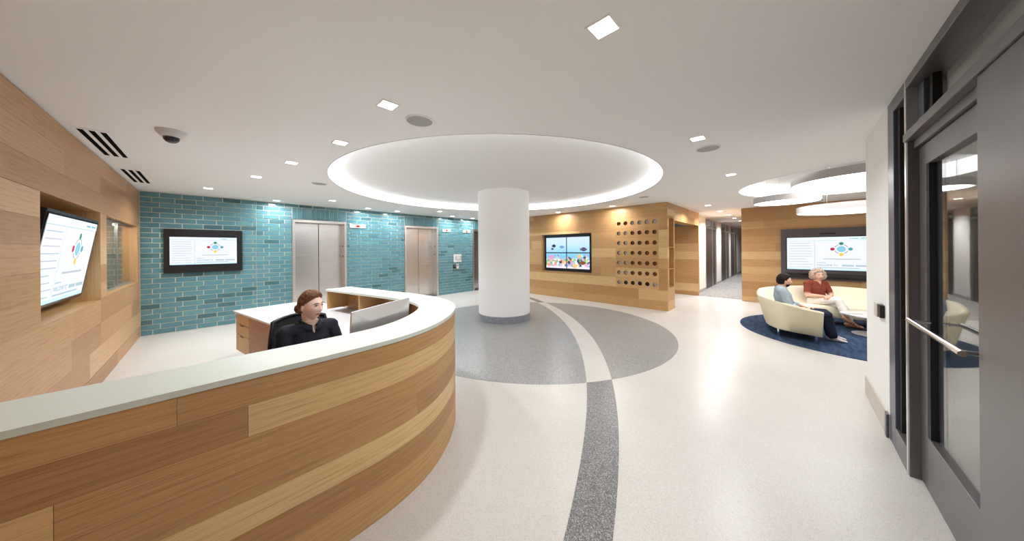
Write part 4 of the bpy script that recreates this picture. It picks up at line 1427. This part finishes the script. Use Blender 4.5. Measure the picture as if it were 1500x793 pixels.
mk('gas_lift', lathe([(0.028, 0.08), (0.028, 0.25), (0.02, 0.25), (0.02, 0.40)], (0, 0), 16), BLACK, ch, local=True, smooth=40)
for k in range(5):
    a = 2 * pi * k / 5 + 0.3
    lg = mk('base_leg', tube([(0.02 * cos(a), 0.02 * sin(a), 0.105), (0.29 * cos(a), 0.29 * sin(a), 0.075)], [0.022, 0.014], 8), BLACK, ch, local=True, smooth=40)
    c = Vector((0.285 * cos(a), 0.285 * sin(a), 0.029))
    Mx = wm(ch) @ Matrix.Translation(c) @ Matrix.Rotation(a, 4, 'Z') @ Matrix.Rotation(pi / 2, 4, 'X')
    mk('caster', xf(cyl((0, 0), 0.028, -0.02, 0.02, 16), Mx), BLACK, lg, smooth=40)


# ------------------------------------------------------------------ people
def sculpt(n, P):
    """point of a head for unit direction n (x right, y forward, z up); P scales"""
    nx, ny, nz = n
    a, b, c = P.get('a', 0.074), P.get('b', 0.096), P.get('c', 0.116)
    x, y, z = a * nx, b * ny, c * nz
    if nz < 0:
        t = -nz
        x *= 1 - 0.34 * t ** 1.6
        if ny < 0: y *= 1 - 0.42 * t
        else: y = y * (1 - 0.10 * t) + 0.014 * t * max(0, ny + 0.1)
    if nz > 0: x *= 1 + 0.04 * nz * (1 - nz)
    w_ = max(0.0, ny) ** 0.6
    g = lambda q, s: exp(-(q / s) ** 2)
    ax = abs(x)
    y -= w_ * 0.010 * g(ax - 0.030, 0.014) * g(z - 0.012, 0.012)
    y += w_ * 0.005 * g(z - 0.034, 0.012) * g(ax - 0.022, 0.03)
    y += w_ * (0.026 * g(x, 0.0105) * (g(z + 0.026, 0.020) if z > -0.026 else g(z + 0.026, 0.008)) + 0.006 * g(x, 0.009) * g(z - 0.01, 0.02))
    y += w_ * 0.006 * g(ax - 0.012, 0.008) * g(z + 0.030, 0.007)
    y += w_ * 0.0075 * g(x, 0.020) * (g(z + 0.054, 0.006) + g(z + 0.066, 0.006))
    y -= w_ * 0.004 * g(x, 0.022) * g(z + 0.0595, 0.0022)
    y += w_ * 0.008 * g(x, 0.018) * g(z + 0.097, 0.014)
    y += w_ * 0.004 * g(ax - 0.040, 0.016) * g(z + 0.02, 0.02)
    return Vector((x, y, z))


def ico(sub):
    bm = bmesh.new(); bmesh.ops.create_icosphere(bm, subdivisions=sub, radius=1.0)
    bm.verts.index_update()
    r = [v.co.normalized() for v in bm.verts], [[v.index for v in f.verts] for f in bm.faces]
    bm.free()
    return r


ICO5, ICO4 = ico(6), ico(5)


def rings(P, R, n=16, side=None, caps=True):
    """loft through points P with elliptic radii R [(ra, rb)] - ra along 'side'"""
    P = [Vector(p) for p in P]
    R = [r if isinstance(r, (tuple, list)) else (r, r) for r in R]
    pts, rad = [], []
    for i in range(len(P) - 1):
        m = 4
        for k in range(m):
            t = k / m
            pts.append(P[i].lerp(P[i + 1], t)); rad.append((R[i][0] + (R[i + 1][0] - R[i][0]) * t, R[i][1] + (R[i + 1][1] - R[i][1]) * t))
    pts.append(P[-1]); rad.append(R[-1])
    if caps:                             # rounded ends
        t0 = (pts[0] - pts[1]).normalized(); t1 = (pts[-1] - pts[-2]).normalized()
        r0, r1 = rad[0], rad[-1]
        pre = [(pts[0] + t0 * min(r0) * sin(q), (r0[0] * cos(q), r0[1] * cos(q))) for q in (1.45, 1.0, 0.5)]
        post = [(pts[-1] + t1 * min(r1) * sin(q), (r1[0] * cos(q), r1[1] * cos(q))) for q in (0.5, 1.0, 1.45)]
        pts = [p for p, _ in pre] + pts + [p for p, _ in post]
        rad = [r for _, r in pre] + rad + [r for _, r in post]
    V, F = [], []
    t0 = (pts[1] - pts[0]).normalized()
    a = Vector(side) if side is not None else t0.orthogonal()
    for i, p in enumerate(pts):
        t = (pts[min(i + 1, len(pts) - 1)] - pts[max(i - 1, 0)]).normalized()
        a = (a - t * a.dot(t)).normalized()
        b = t.cross(a)
        for k in range(n):
            q = 2 * pi * k / n
            V.append(p + a * cos(q) * rad[i][0] + b * sin(q) * rad[i][1])
    for i in range(len(pts) - 1):
        for k in range(n):
            l = (k + 1) % n
            F.append((i * n + k, i * n + l, (i + 1) * n + l, (i + 1) * n + k))
    F.append(list(range(n - 1, -1, -1))); F.append([(len(pts) - 1) * n + k for k in range(n)])
    return V, F


def hand(wr, d, up, sgn, curl, parts, sc=1.0):
    """palm, four fingers and thumb; d = pointing direction, up = back of the hand, sgn = +1 right hand"""
    d = Vector(d).normalized(); up = Vector(up); up = (up - d * up.dot(d)).normalized()
    s = d.cross(up) * sgn                # towards the little finger for a right hand, palm down
    wr = Vector(wr)
    parts.append((rings([wr - d * 0.01, wr + d * 0.035 * sc, wr + d * 0.085 * sc], [(0.027, 0.020), (0.036, 0.016), (0.040, 0.013)], 14, s), 'skin'))
    for k, (off, ln) in enumerate(((-0.030, 0.070), (-0.010, 0.079), (0.010, 0.073), (0.029, 0.057))):
        p = wr + d * 0.082 * sc + s * off * sc
        q, dirv = p, d.copy()
        pts = [p - d * 0.02, p]
        for j, f in enumerate((0.45, 0.31, 0.24)):
            ang = curl * (0.5 + 0.35 * j)
            dirv = (Matrix.Rotation(-ang, 3, d.cross(up)) @ dirv) if True else dirv
            q = q + dirv * ln * f * sc
            pts.append(q)
        parts.append((rings(pts, [0.0095, 0.0095, 0.0088, 0.0082, 0.0068], 8), 'skin'))
    p = wr + d * 0.022 * sc - s * 0.026 * sc
    t1 = (d * 0.7 - s * 0.75 - up * 0.15).normalized(); t2 = (d * 0.95 - s * 0.25 - up * 0.25).normalized()
    parts.append((rings([p, p + t1 * 0.036 * sc, p + t1 * 0.036 * sc + t2 * 0.03 * sc, p + t1 * 0.036 * sc + t2 * 0.052 * sc], [0.0135, 0.0115, 0.0100, 0.0075], 8), 'skin'))


def unify(parts, voxel, smooth=3):
    V, F = merge(*[p[0] for p in parts])
    me = bpy.data.meshes.new('u'); me.from_pydata([tuple(v) for v in V], [], F); me.update()
    o = bpy.data.objects.new('u', me); COL.objects.link(o)
    r = o.modifiers.new('r', 'REMESH'); r.mode = 'VOXEL'; r.voxel_size = voxel; r.adaptivity = 0.0
    sm = o.modifiers.new('s', 'SMOOTH'); sm.factor = 0.5; sm.iterations = smooth
    dg = bpy.context.evaluated_depsgraph_get()
    e = bpy.data.meshes.new_from_object(o.evaluated_get(dg))
    g = [v.co.copy() for v in e.vertices], [list(p.vertices) for p in e.polygons]
    bpy.data.objects.remove(o); bpy.data.meshes.remove(me); bpy.data.meshes.remove(e)
    kd = KDTree(sum(len(p[0][0]) for p in parts))
    tags = []
    for p in parts:
        for v in p[0][0]:
            kd.insert(v, len(tags)); tags.append(p[1])
    kd.balance()
    ft = []
    for f in g[1]:
        c = sum((g[0][i] for i in f), Vector()) / len(f)
        cnt = {}
        for _, ix, dd in kd.find_n(c, 3): cnt[tags[ix]] = cnt.get(tags[ix], 0) + 1.0 / (dd + 0.004)
        ft.append(max(cnt, key=cnt.get))
    return g, ft


def garment(g, ft, which, off, M):
    """outer layer lifted off the body where it is tagged as this garment"""
    V, F = g
    idx = [i for i, t in enumerate(ft) if t in which]
    nv = {}
    for i, f in enumerate(F):
        a, b, c = V[f[0]], V[f[1]], V[f[2]]
        n_ = (b - a).cross(c - a)
        for q in f: nv[q] = nv.get(q, Vector()) + n_
    used = sorted({q for i in idx for q in F[i]})
    mp = {q: k for k, q in enumerate(used)}
    W = []
    for q in used:
        p = V[q]; n_ = nv[q].normalized()
        fold = 0.0035 * noise.noise(p * 22) + 0.003 * noise.noise(Vector((p.x * 9, p.y * 9, p.z * 30)))
        W.append(M @ (p + n_ * (off + fold)))
    return W, [[mp[q] for q in F[i]] for i in idx]


def hairshell(P, line, thick, MH, sub=ICO4, strand=0.004, freq=60, seed=0.0, low=None):
    """hair over the part of the head above line(ny, |nx|)"""
    dirs, F = sub
    keep = [(n.z - line(n.y, abs(n.x))) for n in dirs]
    V = []
    for n, k in zip(dirs, keep):
        p = sculpt(n, P)
        p = Vector((p.x, min(p.y, P.get('b', 0.096) * n.y + 0.006), p.z))
        t = max(0.0, min(1.0, k / 0.22)); t = t * t * (3 - 2 * t)
        th = thick(n) if callable(thick) else thick
        ns = noise.noise(Vector((n.x * 3 + seed, n.y * 3, n.z * 3)))
        st = sin(freq * (n.x + 0.25 * n.z) + 4 * ns)
        V.append(p + n * (0.002 + th * t + t * strand * (st + 1.4 * ns)))
    Fk = [f for f in F if max(keep[i] for i in f) > 0.0]
    used = sorted({i for f in Fk for i in f}); mp = {q: k for k, q in enumerate(used)}
    return [MH @ V[q] for q in used], [[mp[i] for i in f] for f in Fk]


SKIN = mat('skin', lin(238, 202, 186), 0.5, sss=0.15, spec=0.3)
SKIN2 = mat('skin warm', lin(228, 182, 158), 0.5, sss=0.15, spec=0.3)
LIP = mat('lips', lin(196, 112, 108), 0.4)
EYEW = mat('eye white', lin(232, 228, 226), 0.25); IRIS = mat('iris', lin(62, 52, 48), 0.2)


def hairmat(name, c0, c1):
    m = mat(name, c0, 0.65, spec=0.2)
    nt = m.node_tree; L = nt.links.new
    tc = N(m, 'ShaderNodeTexCoord'); mp = N(m, 'ShaderNodeMapping'); mp.inputs['Scale'].default_value = (90, 30, 30)
    no = N(m, 'ShaderNodeTexNoise'); no.inputs['Scale'].default_value = 1.5; no.inputs['Detail'].default_value = 3
    L(tc.outputs['Object'], mp.inputs[0]); L(mp.outputs[0], no.inputs['Vector'])
    r = ramp(m, [(0.3, c0), (0.7, c1)]); L(no.outputs[0], r.inputs[0]); L(r.outputs[0], nt.nodes['Principled BSDF'].inputs['Base Color'])
    return m


def person(label, loc, rotz, J, cloth, skin, P, voxel, hair, shoes=True, eyes=True):
    root = empty('person', loc, rotz, label, 'person')
    M = wm(root)
    pt = []
    HM = Matrix.Translation(J['head']) @ Matrix.Rotation(J.get('yaw', 0), 4, 'Z') @ Matrix.Rotation(J.get('pitch', 0), 4, 'X')
    pel, wa, chs, nk = [Vector(J[k]) for k in ('pelvis', 'waist', 'chest', 'neck')]
    w_ = J.get('w', 1.0)
    fr = J.get('fr', 1.0)
    shz = (Vector(J['sh_r']) + Vector(J['sh_l'])) / 2
    pt.append((rings([pel - Vector((0, 0, 0.06)), pel + Vector((0, 0, 0.05))], [(0.165 * w_, 0.125 * fr), (0.165 * w_, 0.12 * fr)], 24, (1, 0, 0)), 'trousers'))
    pt.append((rings([pel + Vector((0, 0, 0.06)), wa, chs, shz + (nk - shz) * 0.15], [(0.155 * w_, 0.118 * fr), (0.138 * w_, 0.108 * fr), (0.162 * w_, 0.118 * fr), (0.150 * w_, 0.085)], 24, (1, 0, 0)), 'shirt'))
    pt.append((rings([shz + (nk - shz) * 0.1, nk], [(0.12 * w_, 0.07), (0.066, 0.062)], 20, (1, 0, 0)), 'shirt'))
    hd = Vector(J['head'])
    base = HM @ Vector((0, -0.025, -0.07))
    pt.append((rings([nk - Vector((0, 0, 0.03)), nk + (base - nk) * 0.5, base], [0.056, 0.050, 0.052], 18), 'skin'))
    hv = [HM @ sculpt(n, P) for n in ICO5[0]]
    pt.append(((hv, ICO5[1]), 'skin'))
    for s_ in (-1, 1):                    # ears
        pt.append((ell(HM @ Vector((s_ * (P.get('a', 0.074) + 0.002), -0.012, -0.005)), (0.008, 0.018, 0.031), 12, 8, HM.to_3x3() @ Matrix.Rotation(s_ * -0.35, 3, 'Z')), 'skin'))
    for sd, sg in (('r', 1), ('l', -1)):
        sh, elb, wr = [Vector(J[k + sd]) for k in ('sh_', 'el_', 'wr_')]
        slv = J.get('sleeve', 0.62)
        pt.append((rings([shz.lerp(sh, 0.55), sh], [0.066, 0.060], 16), 'shirt'))
        cutp = sh.lerp(elb, min(1, slv))
        ra = 0.058
        pt.append((rings([sh, sh.lerp(elb, 0.35), cutp], [ra, 0.053, 0.049 if slv < 1 else 0.043], 16), 'shirt'))
        if slv < 1:
            pt.append((rings([cutp, elb], [0.044, 0.037], 14), 'skin'))
            pt.append((rings([elb, elb.lerp(wr, 0.3), wr], [0.038, 0.038, 0.024], 14), 'skin'))
        else:
            c2 = elb.lerp(wr, slv - 1.0)
            pt.append((rings([elb, elb.lerp(c2, 0.4), c2], [0.043, 0.042, 0.034], 14), 'shirt'))
            pt.append((rings([c2, wr], [0.030, 0.024], 14), 'skin'))
        hd_ = J.get('hdir_' + sd, (wr - elb).normalized())
        hand(wr, hd_, J.get('hup_' + sd, (0, 0, 1)), sg, J.get('curl', 0.35), pt)
        hp, kn, an = [Vector(J[k + sd]) for k in ('hip_', 'kn_', 'an_')]
        pt.append((rings([hp, hp.lerp(kn, 0.5), kn], [0.088, 0.076, 0.060], 18), 'trousers'))
        tl = J.get('trouser', 0.92)
        c3 = kn.lerp(an, tl)
        fl = J.get('hem', 0.05)
        pt.append((rings([kn, kn.lerp(an, 0.35), c3], [0.060, 0.056, fl], 18), 'trousers'))
        pt.append((rings([c3, an], [0.036, 0.034], 14), 'skin'))
        td = Vector(J.get('toe_' + sd, (0, 1, -0.12))).normalized()
        upv = Vector((0, 0, 1)); sdv = td.cross(upv).normalized()
        heel = an - td * 0.045 + Vector((0, 0, -0.035)); ball = an + td * 0.11 + Vector((0, 0, -0.045)); toe = an + td * 0.165 + Vector((0, 0, -0.05))
        pt.append((rings([an + Vector((0, 0, -0.005)), an + Vector((0, 0, -0.03)) + td * 0.02], [0.036, 0.036], 14), 'shoe' if shoes else 'skin'))
        pt.append((rings([heel, an + td * 0.03 + Vector((0, 0, -0.035)), ball, toe], [(0.030, 0.030), (0.034, 0.033), (0.042, 0.022), (0.036, 0.016)], 16, sdv), 'shoe' if shoes else 'skin'))
    g, ft = unify(pt, voxel)
    for i, f in enumerate(g[1]):          # clean neckline, lower in front
        c = sum((g[0][q] for q in f), Vector()) / len(f)
        if hypot(c.x - nk.x, c.y - nk.y) < 0.085 and c.z > nk.z - 0.09 and c.z < nk.z + 0.06:
            lim = nk.z + 0.002 - J.get('vneck', 0.0) * max(0.0, (c.y - nk.y - 0.02) / 0.05) * max(0.0, 1 - abs(c.x) / 0.045)
            ft[i] = 'skin' if c.z > lim else 'shirt'
    # lips by position on the face
    inv = HM.inverted()
    fm = []
    for f, t in zip(g[1], ft):
        k = 0
        if t == 'skin':
            c = inv @ (sum((g[0][i] for i in f), Vector()) / len(f))
            if c.y > 0.06 and abs(c.z + 0.060) < 0.0095 * max(0.0, 1 - (c.x / 0.026) ** 2) ** 0.6: k = 1
        elif t == 'shoe': k = 2
        fm.append(k)
    mk('body', ([M @ v for v in g[0]], g[1]), skin, root, smooth=True, mats=[skin, LIP, cloth.get('shoe', BLACK)], fmat=fm)
    mk('shirt', garment(g, ft, ('shirt',), 0.008, M), cloth['shirt'], root, smooth=True)
    mk('trousers', garment(g, ft, ('trousers',), 0.006, M), cloth['trousers'], root, smooth=True)
    MH = M @ HM
    if eyes:
        for s_ in (-1, 1):
            q = sculpt(Vector((s_ * 0.030, 0.090, 0.012)).normalized(), P)
            c = Vector((s_ * 0.030, q.y - 0.0085, 0.012))
            ey = mk('eye', ell(MH @ c, (0.0125, 0.0115, 0.0085), 16, 10, MH.to_3x3()), EYEW, root, smooth=True)
            mk('iris', ell(MH @ (c + Vector((0, 0.0095, 0.0))), (0.0056, 0.0028, 0.0060), 14, 8, MH.to_3x3()), IRIS, ey, smooth=True)
            bp = [MH @ Vector((s_ * x, sculpt(Vector((s_ * x, 0.088, z)).normalized(), P).y + 0.001, z)) for x, z in ((0.013, 0.031), (0.026, 0.036), (0.040, 0.034), (0.049, 0.028))]
            mk('eyebrow', tube(bp, [0.0022, 0.0030, 0.0026, 0.0014], 8), hair['m'], root, smooth=True)
            lp = [MH @ Vector((s_ * x, sculpt(Vector((s_ * x, 0.088, z)).normalized(), P).y + 0.0012, z)) for x, z in ((0.017, 0.013), (0.026, 0.0185), (0.036, 0.018), (0.044, 0.013))]
            mk('eyelid', tube(lp, [0.0010, 0.0016, 0.0016, 0.0010], 6), IRIS, root, smooth=True)
    for nm, gg in hair['build'](P, MH): mk(nm, gg, hair['m'], root, smooth=True)
    return root, M, HM


def pw(tab):
    return lambda x: lerp_tab(tab, x)


H1 = pw([(-1, -0.50), (-0.35, -0.42), (-0.05, 0.02), (0.22, 0.32), (0.5, 0.50), (0.75, 0.70), (1.0, 0.80)])


def hair_bun(P, MH):
    a = hairshell(P, lambda ny, ax: H1(ny), lambda n: 0.014 + 0.008 * max(0, n.z), MH, strand=0.0022, freq=44)
    out = [('hair', a)]
    dirs, F = ICO4
    V = []
    for n in dirs:
        ns = noise.noise(n * 4.0)
        V.append(MH @ (Vector((0.0, -0.118, -0.035)) + Vector((n.x * 0.043, n.y * 0.034, n.z * 0.040)) * (1 + 0.10 * sin(14 * n.x + 9 * n.z + 3 * ns) + 0.12 * ns)))
    out.append(('hair_bun', (V, F)))
    return out


H2 = pw([(-1, -0.95), (-0.2, -0.95), (0.12, -0.80), (0.34, -0.45), (0.46, 0.12), (0.62, 0.46), (1.0, 0.62)])


def hair_curly(P, MH):
    def th(n): return 0.024 + 0.028 * abs(n.x) * (1 if n.z < 0.5 else 0.6) + 0.018 * noise.noise(n * 7.0)
    dirs, F = ICO4
    g = hairshell(P, lambda ny, ax: H2(ny), th, MH, strand=0.008, freq=26, seed=3.0)
    return [('hair', g)]


H3 = pw([(-1, -0.52), (-0.35, -0.45), (-0.08, -0.05), (0.10, 0.05), (0.25, 0.32), (0.6, 0.52), (1.0, 0.66)])


def hair_short(P, MH):
    g = hairshell(P, lambda ny, ax: H3(ny), lambda n: 0.010 + 0.012 * max(0, n.z), MH, strand=0.002, freq=60)
    # beard: a thin shell along the jaw
    dirs, F = ICO4
    inb = [(-0.46 - n.z) if n.y > 0.05 else -1 for n in dirs]
    keep = [f for f in F if all(inb[i] > 0 for i in f) and not all(abs(dirs[i].x) < 0.25 and dirs[i].z > -0.62 and dirs[i].y > 0.7 for i in f)]
    used = sorted({i for f in keep for i in f}); mp = {q: k for k, q in enumerate(used)}
    b = [MH @ (sculpt(dirs[q], P) + dirs[q] * 0.003) for q in used], [[mp[i] for i in f] for f in keep]
    return [('hair', g), ('beard', b)]


# receptionist
BLK = fabric('black polo cotton', lin(30, 31, 40), 0.8, 350, 0.2, 0.2)
JR = dict(pelvis=(0, 0.0, 0.545), waist=(0, 0.0, 0.66), chest=(0, 0.015, 0.83), neck=(0, 0.02, 0.985), head=(0, 0.055, 1.133), yaw=radians(20), pitch=radians(-3),
          sh_r=(0.165, 0.01, 0.925), sh_l=(-0.165, 0.01, 0.925), el_r=(0.225, 0.09, 0.68), el_l=(-0.225, 0.09, 0.68),
          wr_r=(0.12, 0.31, 0.705), wr_l=(-0.12, 0.31, 0.705), hdir_r=(-0.35, 0.9, -0.05), hdir_l=(0.35, 0.9, -0.05),
          hip_r=(0.085, 0.02, 0.53), hip_l=(-0.085, 0.02, 0.53), kn_r=(0.10, 0.42, 0.53), kn_l=(-0.10, 0.42, 0.53),
          an_r=(0.10, 0.36, 0.095), an_l=(-0.10, 0.36, 0.095), sleeve=0.62, w=0.98, vneck=0.06)
DARKT = fabric('dark trousers', lin(40, 40, 46), 0.8, 300, 0.15, 0.2)
rec, MR_, HMR = person('receptionist in a black polo shirt with brown hair in a bun, sitting behind the counter', (0.585, 2.985, 0), radians(180 + 10), JR,
       dict(shirt=BLK, trousers=DARKT, shoe=BLACK), SKIN, dict(a=0.072, b=0.094, c=0.116), 0.0042,
       dict(m=hairmat('auburn brown hair', lin(70, 44, 32), lin(136, 92, 62)), build=hair_bun))
# polo collar
for s_ in (-1, 1):
    V = []
    for i in range(9):
        a = radians(-80 + 160 * i / 8) if s_ > 0 else radians(180 + 80 - 160 * i / 8)
        fr_ = max(0.0, sin(a))
        cz = 1.022 - 0.045 * fr_ ** 2
        V.append(MR_ @ Vector((0.066 * cos(a), 0.022 + (0.064 + 0.012 * fr_) * sin(a), cz)))
        V.append(MR_ @ Vector((0.074 * cos(a), 0.022 + (0.072 + 0.014 * fr_) * sin(a), cz + 0.002)))
        V.append(MR_ @ Vector((0.094 * cos(a), 0.024 + (0.086 + 0.016 * fr_) * sin(a), cz - 0.040)))
    F = [(3 * i + k, 3 * i + k + 1, 3 * i + k + 4, 3 * i + k + 3) for i in range(8) for k in range(2)]
    mk('collar', (V, F), BLK, rec, smooth=True)

# seated woman in the lounge
RUST = fabric('rust brown shirt', lin(128, 62, 44), 0.75, 260, 0.2, 0.2)
WHT = fabric('white trousers', lin(232, 228, 222), 0.75, 260, 0.05, 0.2)
SAND = mat('tan sandal leather', lin(150, 92, 62), 0.5)
JW = dict(pelvis=(0, 0.0, 0.46), waist=(0, -0.015, 0.57), chest=(0, -0.02, 0.73), neck=(0, -0.01, 0.875), head=(0, 0.02, 1.000), yaw=radians(-10), pitch=radians(0),
          sh_r=(0.165, -0.02, 0.82), sh_l=(-0.165, -0.02, 0.82), el_r=(0.225, 0.05, 0.585), el_l=(-0.225, 0.05, 0.585),
          wr_r=(0.06, 0.22, 0.585), wr_l=(-0.05, 0.235, 0.60), hdir_r=(-0.85, 0.35, -0.1), hdir_l=(0.85, 0.35, -0.1),
          hip_r=(0.08, 0.03, 0.465), hip_l=(-0.08, 0.03, 0.465), kn_r=(-0.04, 0.40, 0.53), kn_l=(-0.10, 0.41, 0.42),
          an_r=(-0.07, 0.52, 0.235), an_l=(-0.17, 0.47, 0.112), toe_r=(-0.45, 0.65, -0.55), toe_l=(-0.75, 0.7, -0.10), trouser=0.78, hem=0.058, sleeve=0.85, curl=0.5, w=0.98, vneck=0.06)
wmn, MW, _ = person('woman in a rust brown shirt and white trousers sitting cross-legged on the sofa', (8.98, -0.36, 0), atan2(-0.63, -0.777) - pi / 2, JW,
       dict(shirt=RUST, trousers=WHT, shoe=SAND), SKIN2, dict(a=0.072, b=0.094, c=0.116), 0.006,
       dict(m=hairmat('grey blond hair', lin(150, 124, 106), lin(206, 186, 170)), build=hair_curly), shoes=False)
for sd in ('r', 'l'):
    an = Vector(JW['an_' + sd]); td = Vector(JW['toe_' + sd]).normalized(); sdv = td.cross(Vector((0, 0, 1))).normalized()
    uv_ = sdv.cross(td)
    sole = [an + td * (0.165 * cos(a) * 0.72 + 0.06) + sdv * 0.042 * sin(a) - Vector((0, 0, 0.045)) - uv_ * 0.034 for a in [2 * pi * i / 24 for i in range(24)]]
    g = [MW @ v for v in sole] + [MW @ (v + uv_ * 0.012) for v in sole], [list(range(23, -1, -1)), list(range(24, 48))] + [(i, (i + 1) % 24, 24 + (i + 1) % 24, 24 + i) for i in range(24)]
    sn = mk('sandal', g, SAND, wmn)
    for f in (0.085, 0.12):
        pts = [MW @ (an + td * f - Vector((0, 0, 0.045)) + sdv * 0.047 * cos(a) + uv_ * (0.030 * sin(a) - 0.012)) for a in [pi * i / 10 for i in range(11)]]
        mk('strap', tube(pts, 0.006, 8), SAND, sn, smooth=True)
    pts = [MW @ (an + sdv * 0.043 * cos(a) + td * 0.043 * sin(a)) for a in [2 * pi * i / 20 for i in range(21)]]
    mk('strap', tube(pts, 0.005, 8), SAND, sn, smooth=True)

# seated man
BLU = fabric('pale blue shirt', lin(158, 170, 182), 0.8, 260, 0.1, 0.2)
JEAN = fabric('dark navy jeans', lin(34, 38, 58), 0.85, 380, 0.2, 0.25)
SHOE = mat('light grey canvas shoe', lin(206, 198, 200), 0.7)
JM = dict(pelvis=(0, 0.0, 0.455), waist=(0, -0.03, 0.56), chest=(0, -0.075, 0.725), neck=(0, -0.08, 0.87), head=(0, -0.05, 0.99), yaw=radians(14), pitch=radians(0),
          sh_r=(0.185, -0.10, 0.82), sh_l=(-0.185, -0.10, 0.82), el_r=(0.225, 0.0, 0.565), el_l=(-0.245, 0.0, 0.58),
          wr_r=(0.0, 0.15, 0.52), wr_l=(-0.20, 0.24, 0.52), hdir_r=(-0.3, 0.9, -0.1), hdir_l=(0.3, 0.9, -0.1),
          hip_r=(0.09, 0.03, 0.44), hip_l=(-0.09, 0.03, 0.44), kn_r=(0.06, 0.47, 0.455), kn_l=(-0.14, 0.47, 0.455),
          an_r=(0.03, 0.53, 0.098), an_l=(-0.15, 0.55, 0.098), sleeve=1.75, trouser=0.96, hem=0.066, w=1.14)
person('bearded man in a pale blue shirt and dark jeans sitting on the curved sofa', (7.25, 0.07, 0), radians(180 + 6), JM,
       dict(shirt=BLU, trousers=JEAN, shoe=SHOE), SKIN2, dict(a=0.075, b=0.097, c=0.118), 0.006,
       dict(m=hairmat('dark brown hair', lin(20, 14, 13), lin(46, 34, 29)), build=hair_short))
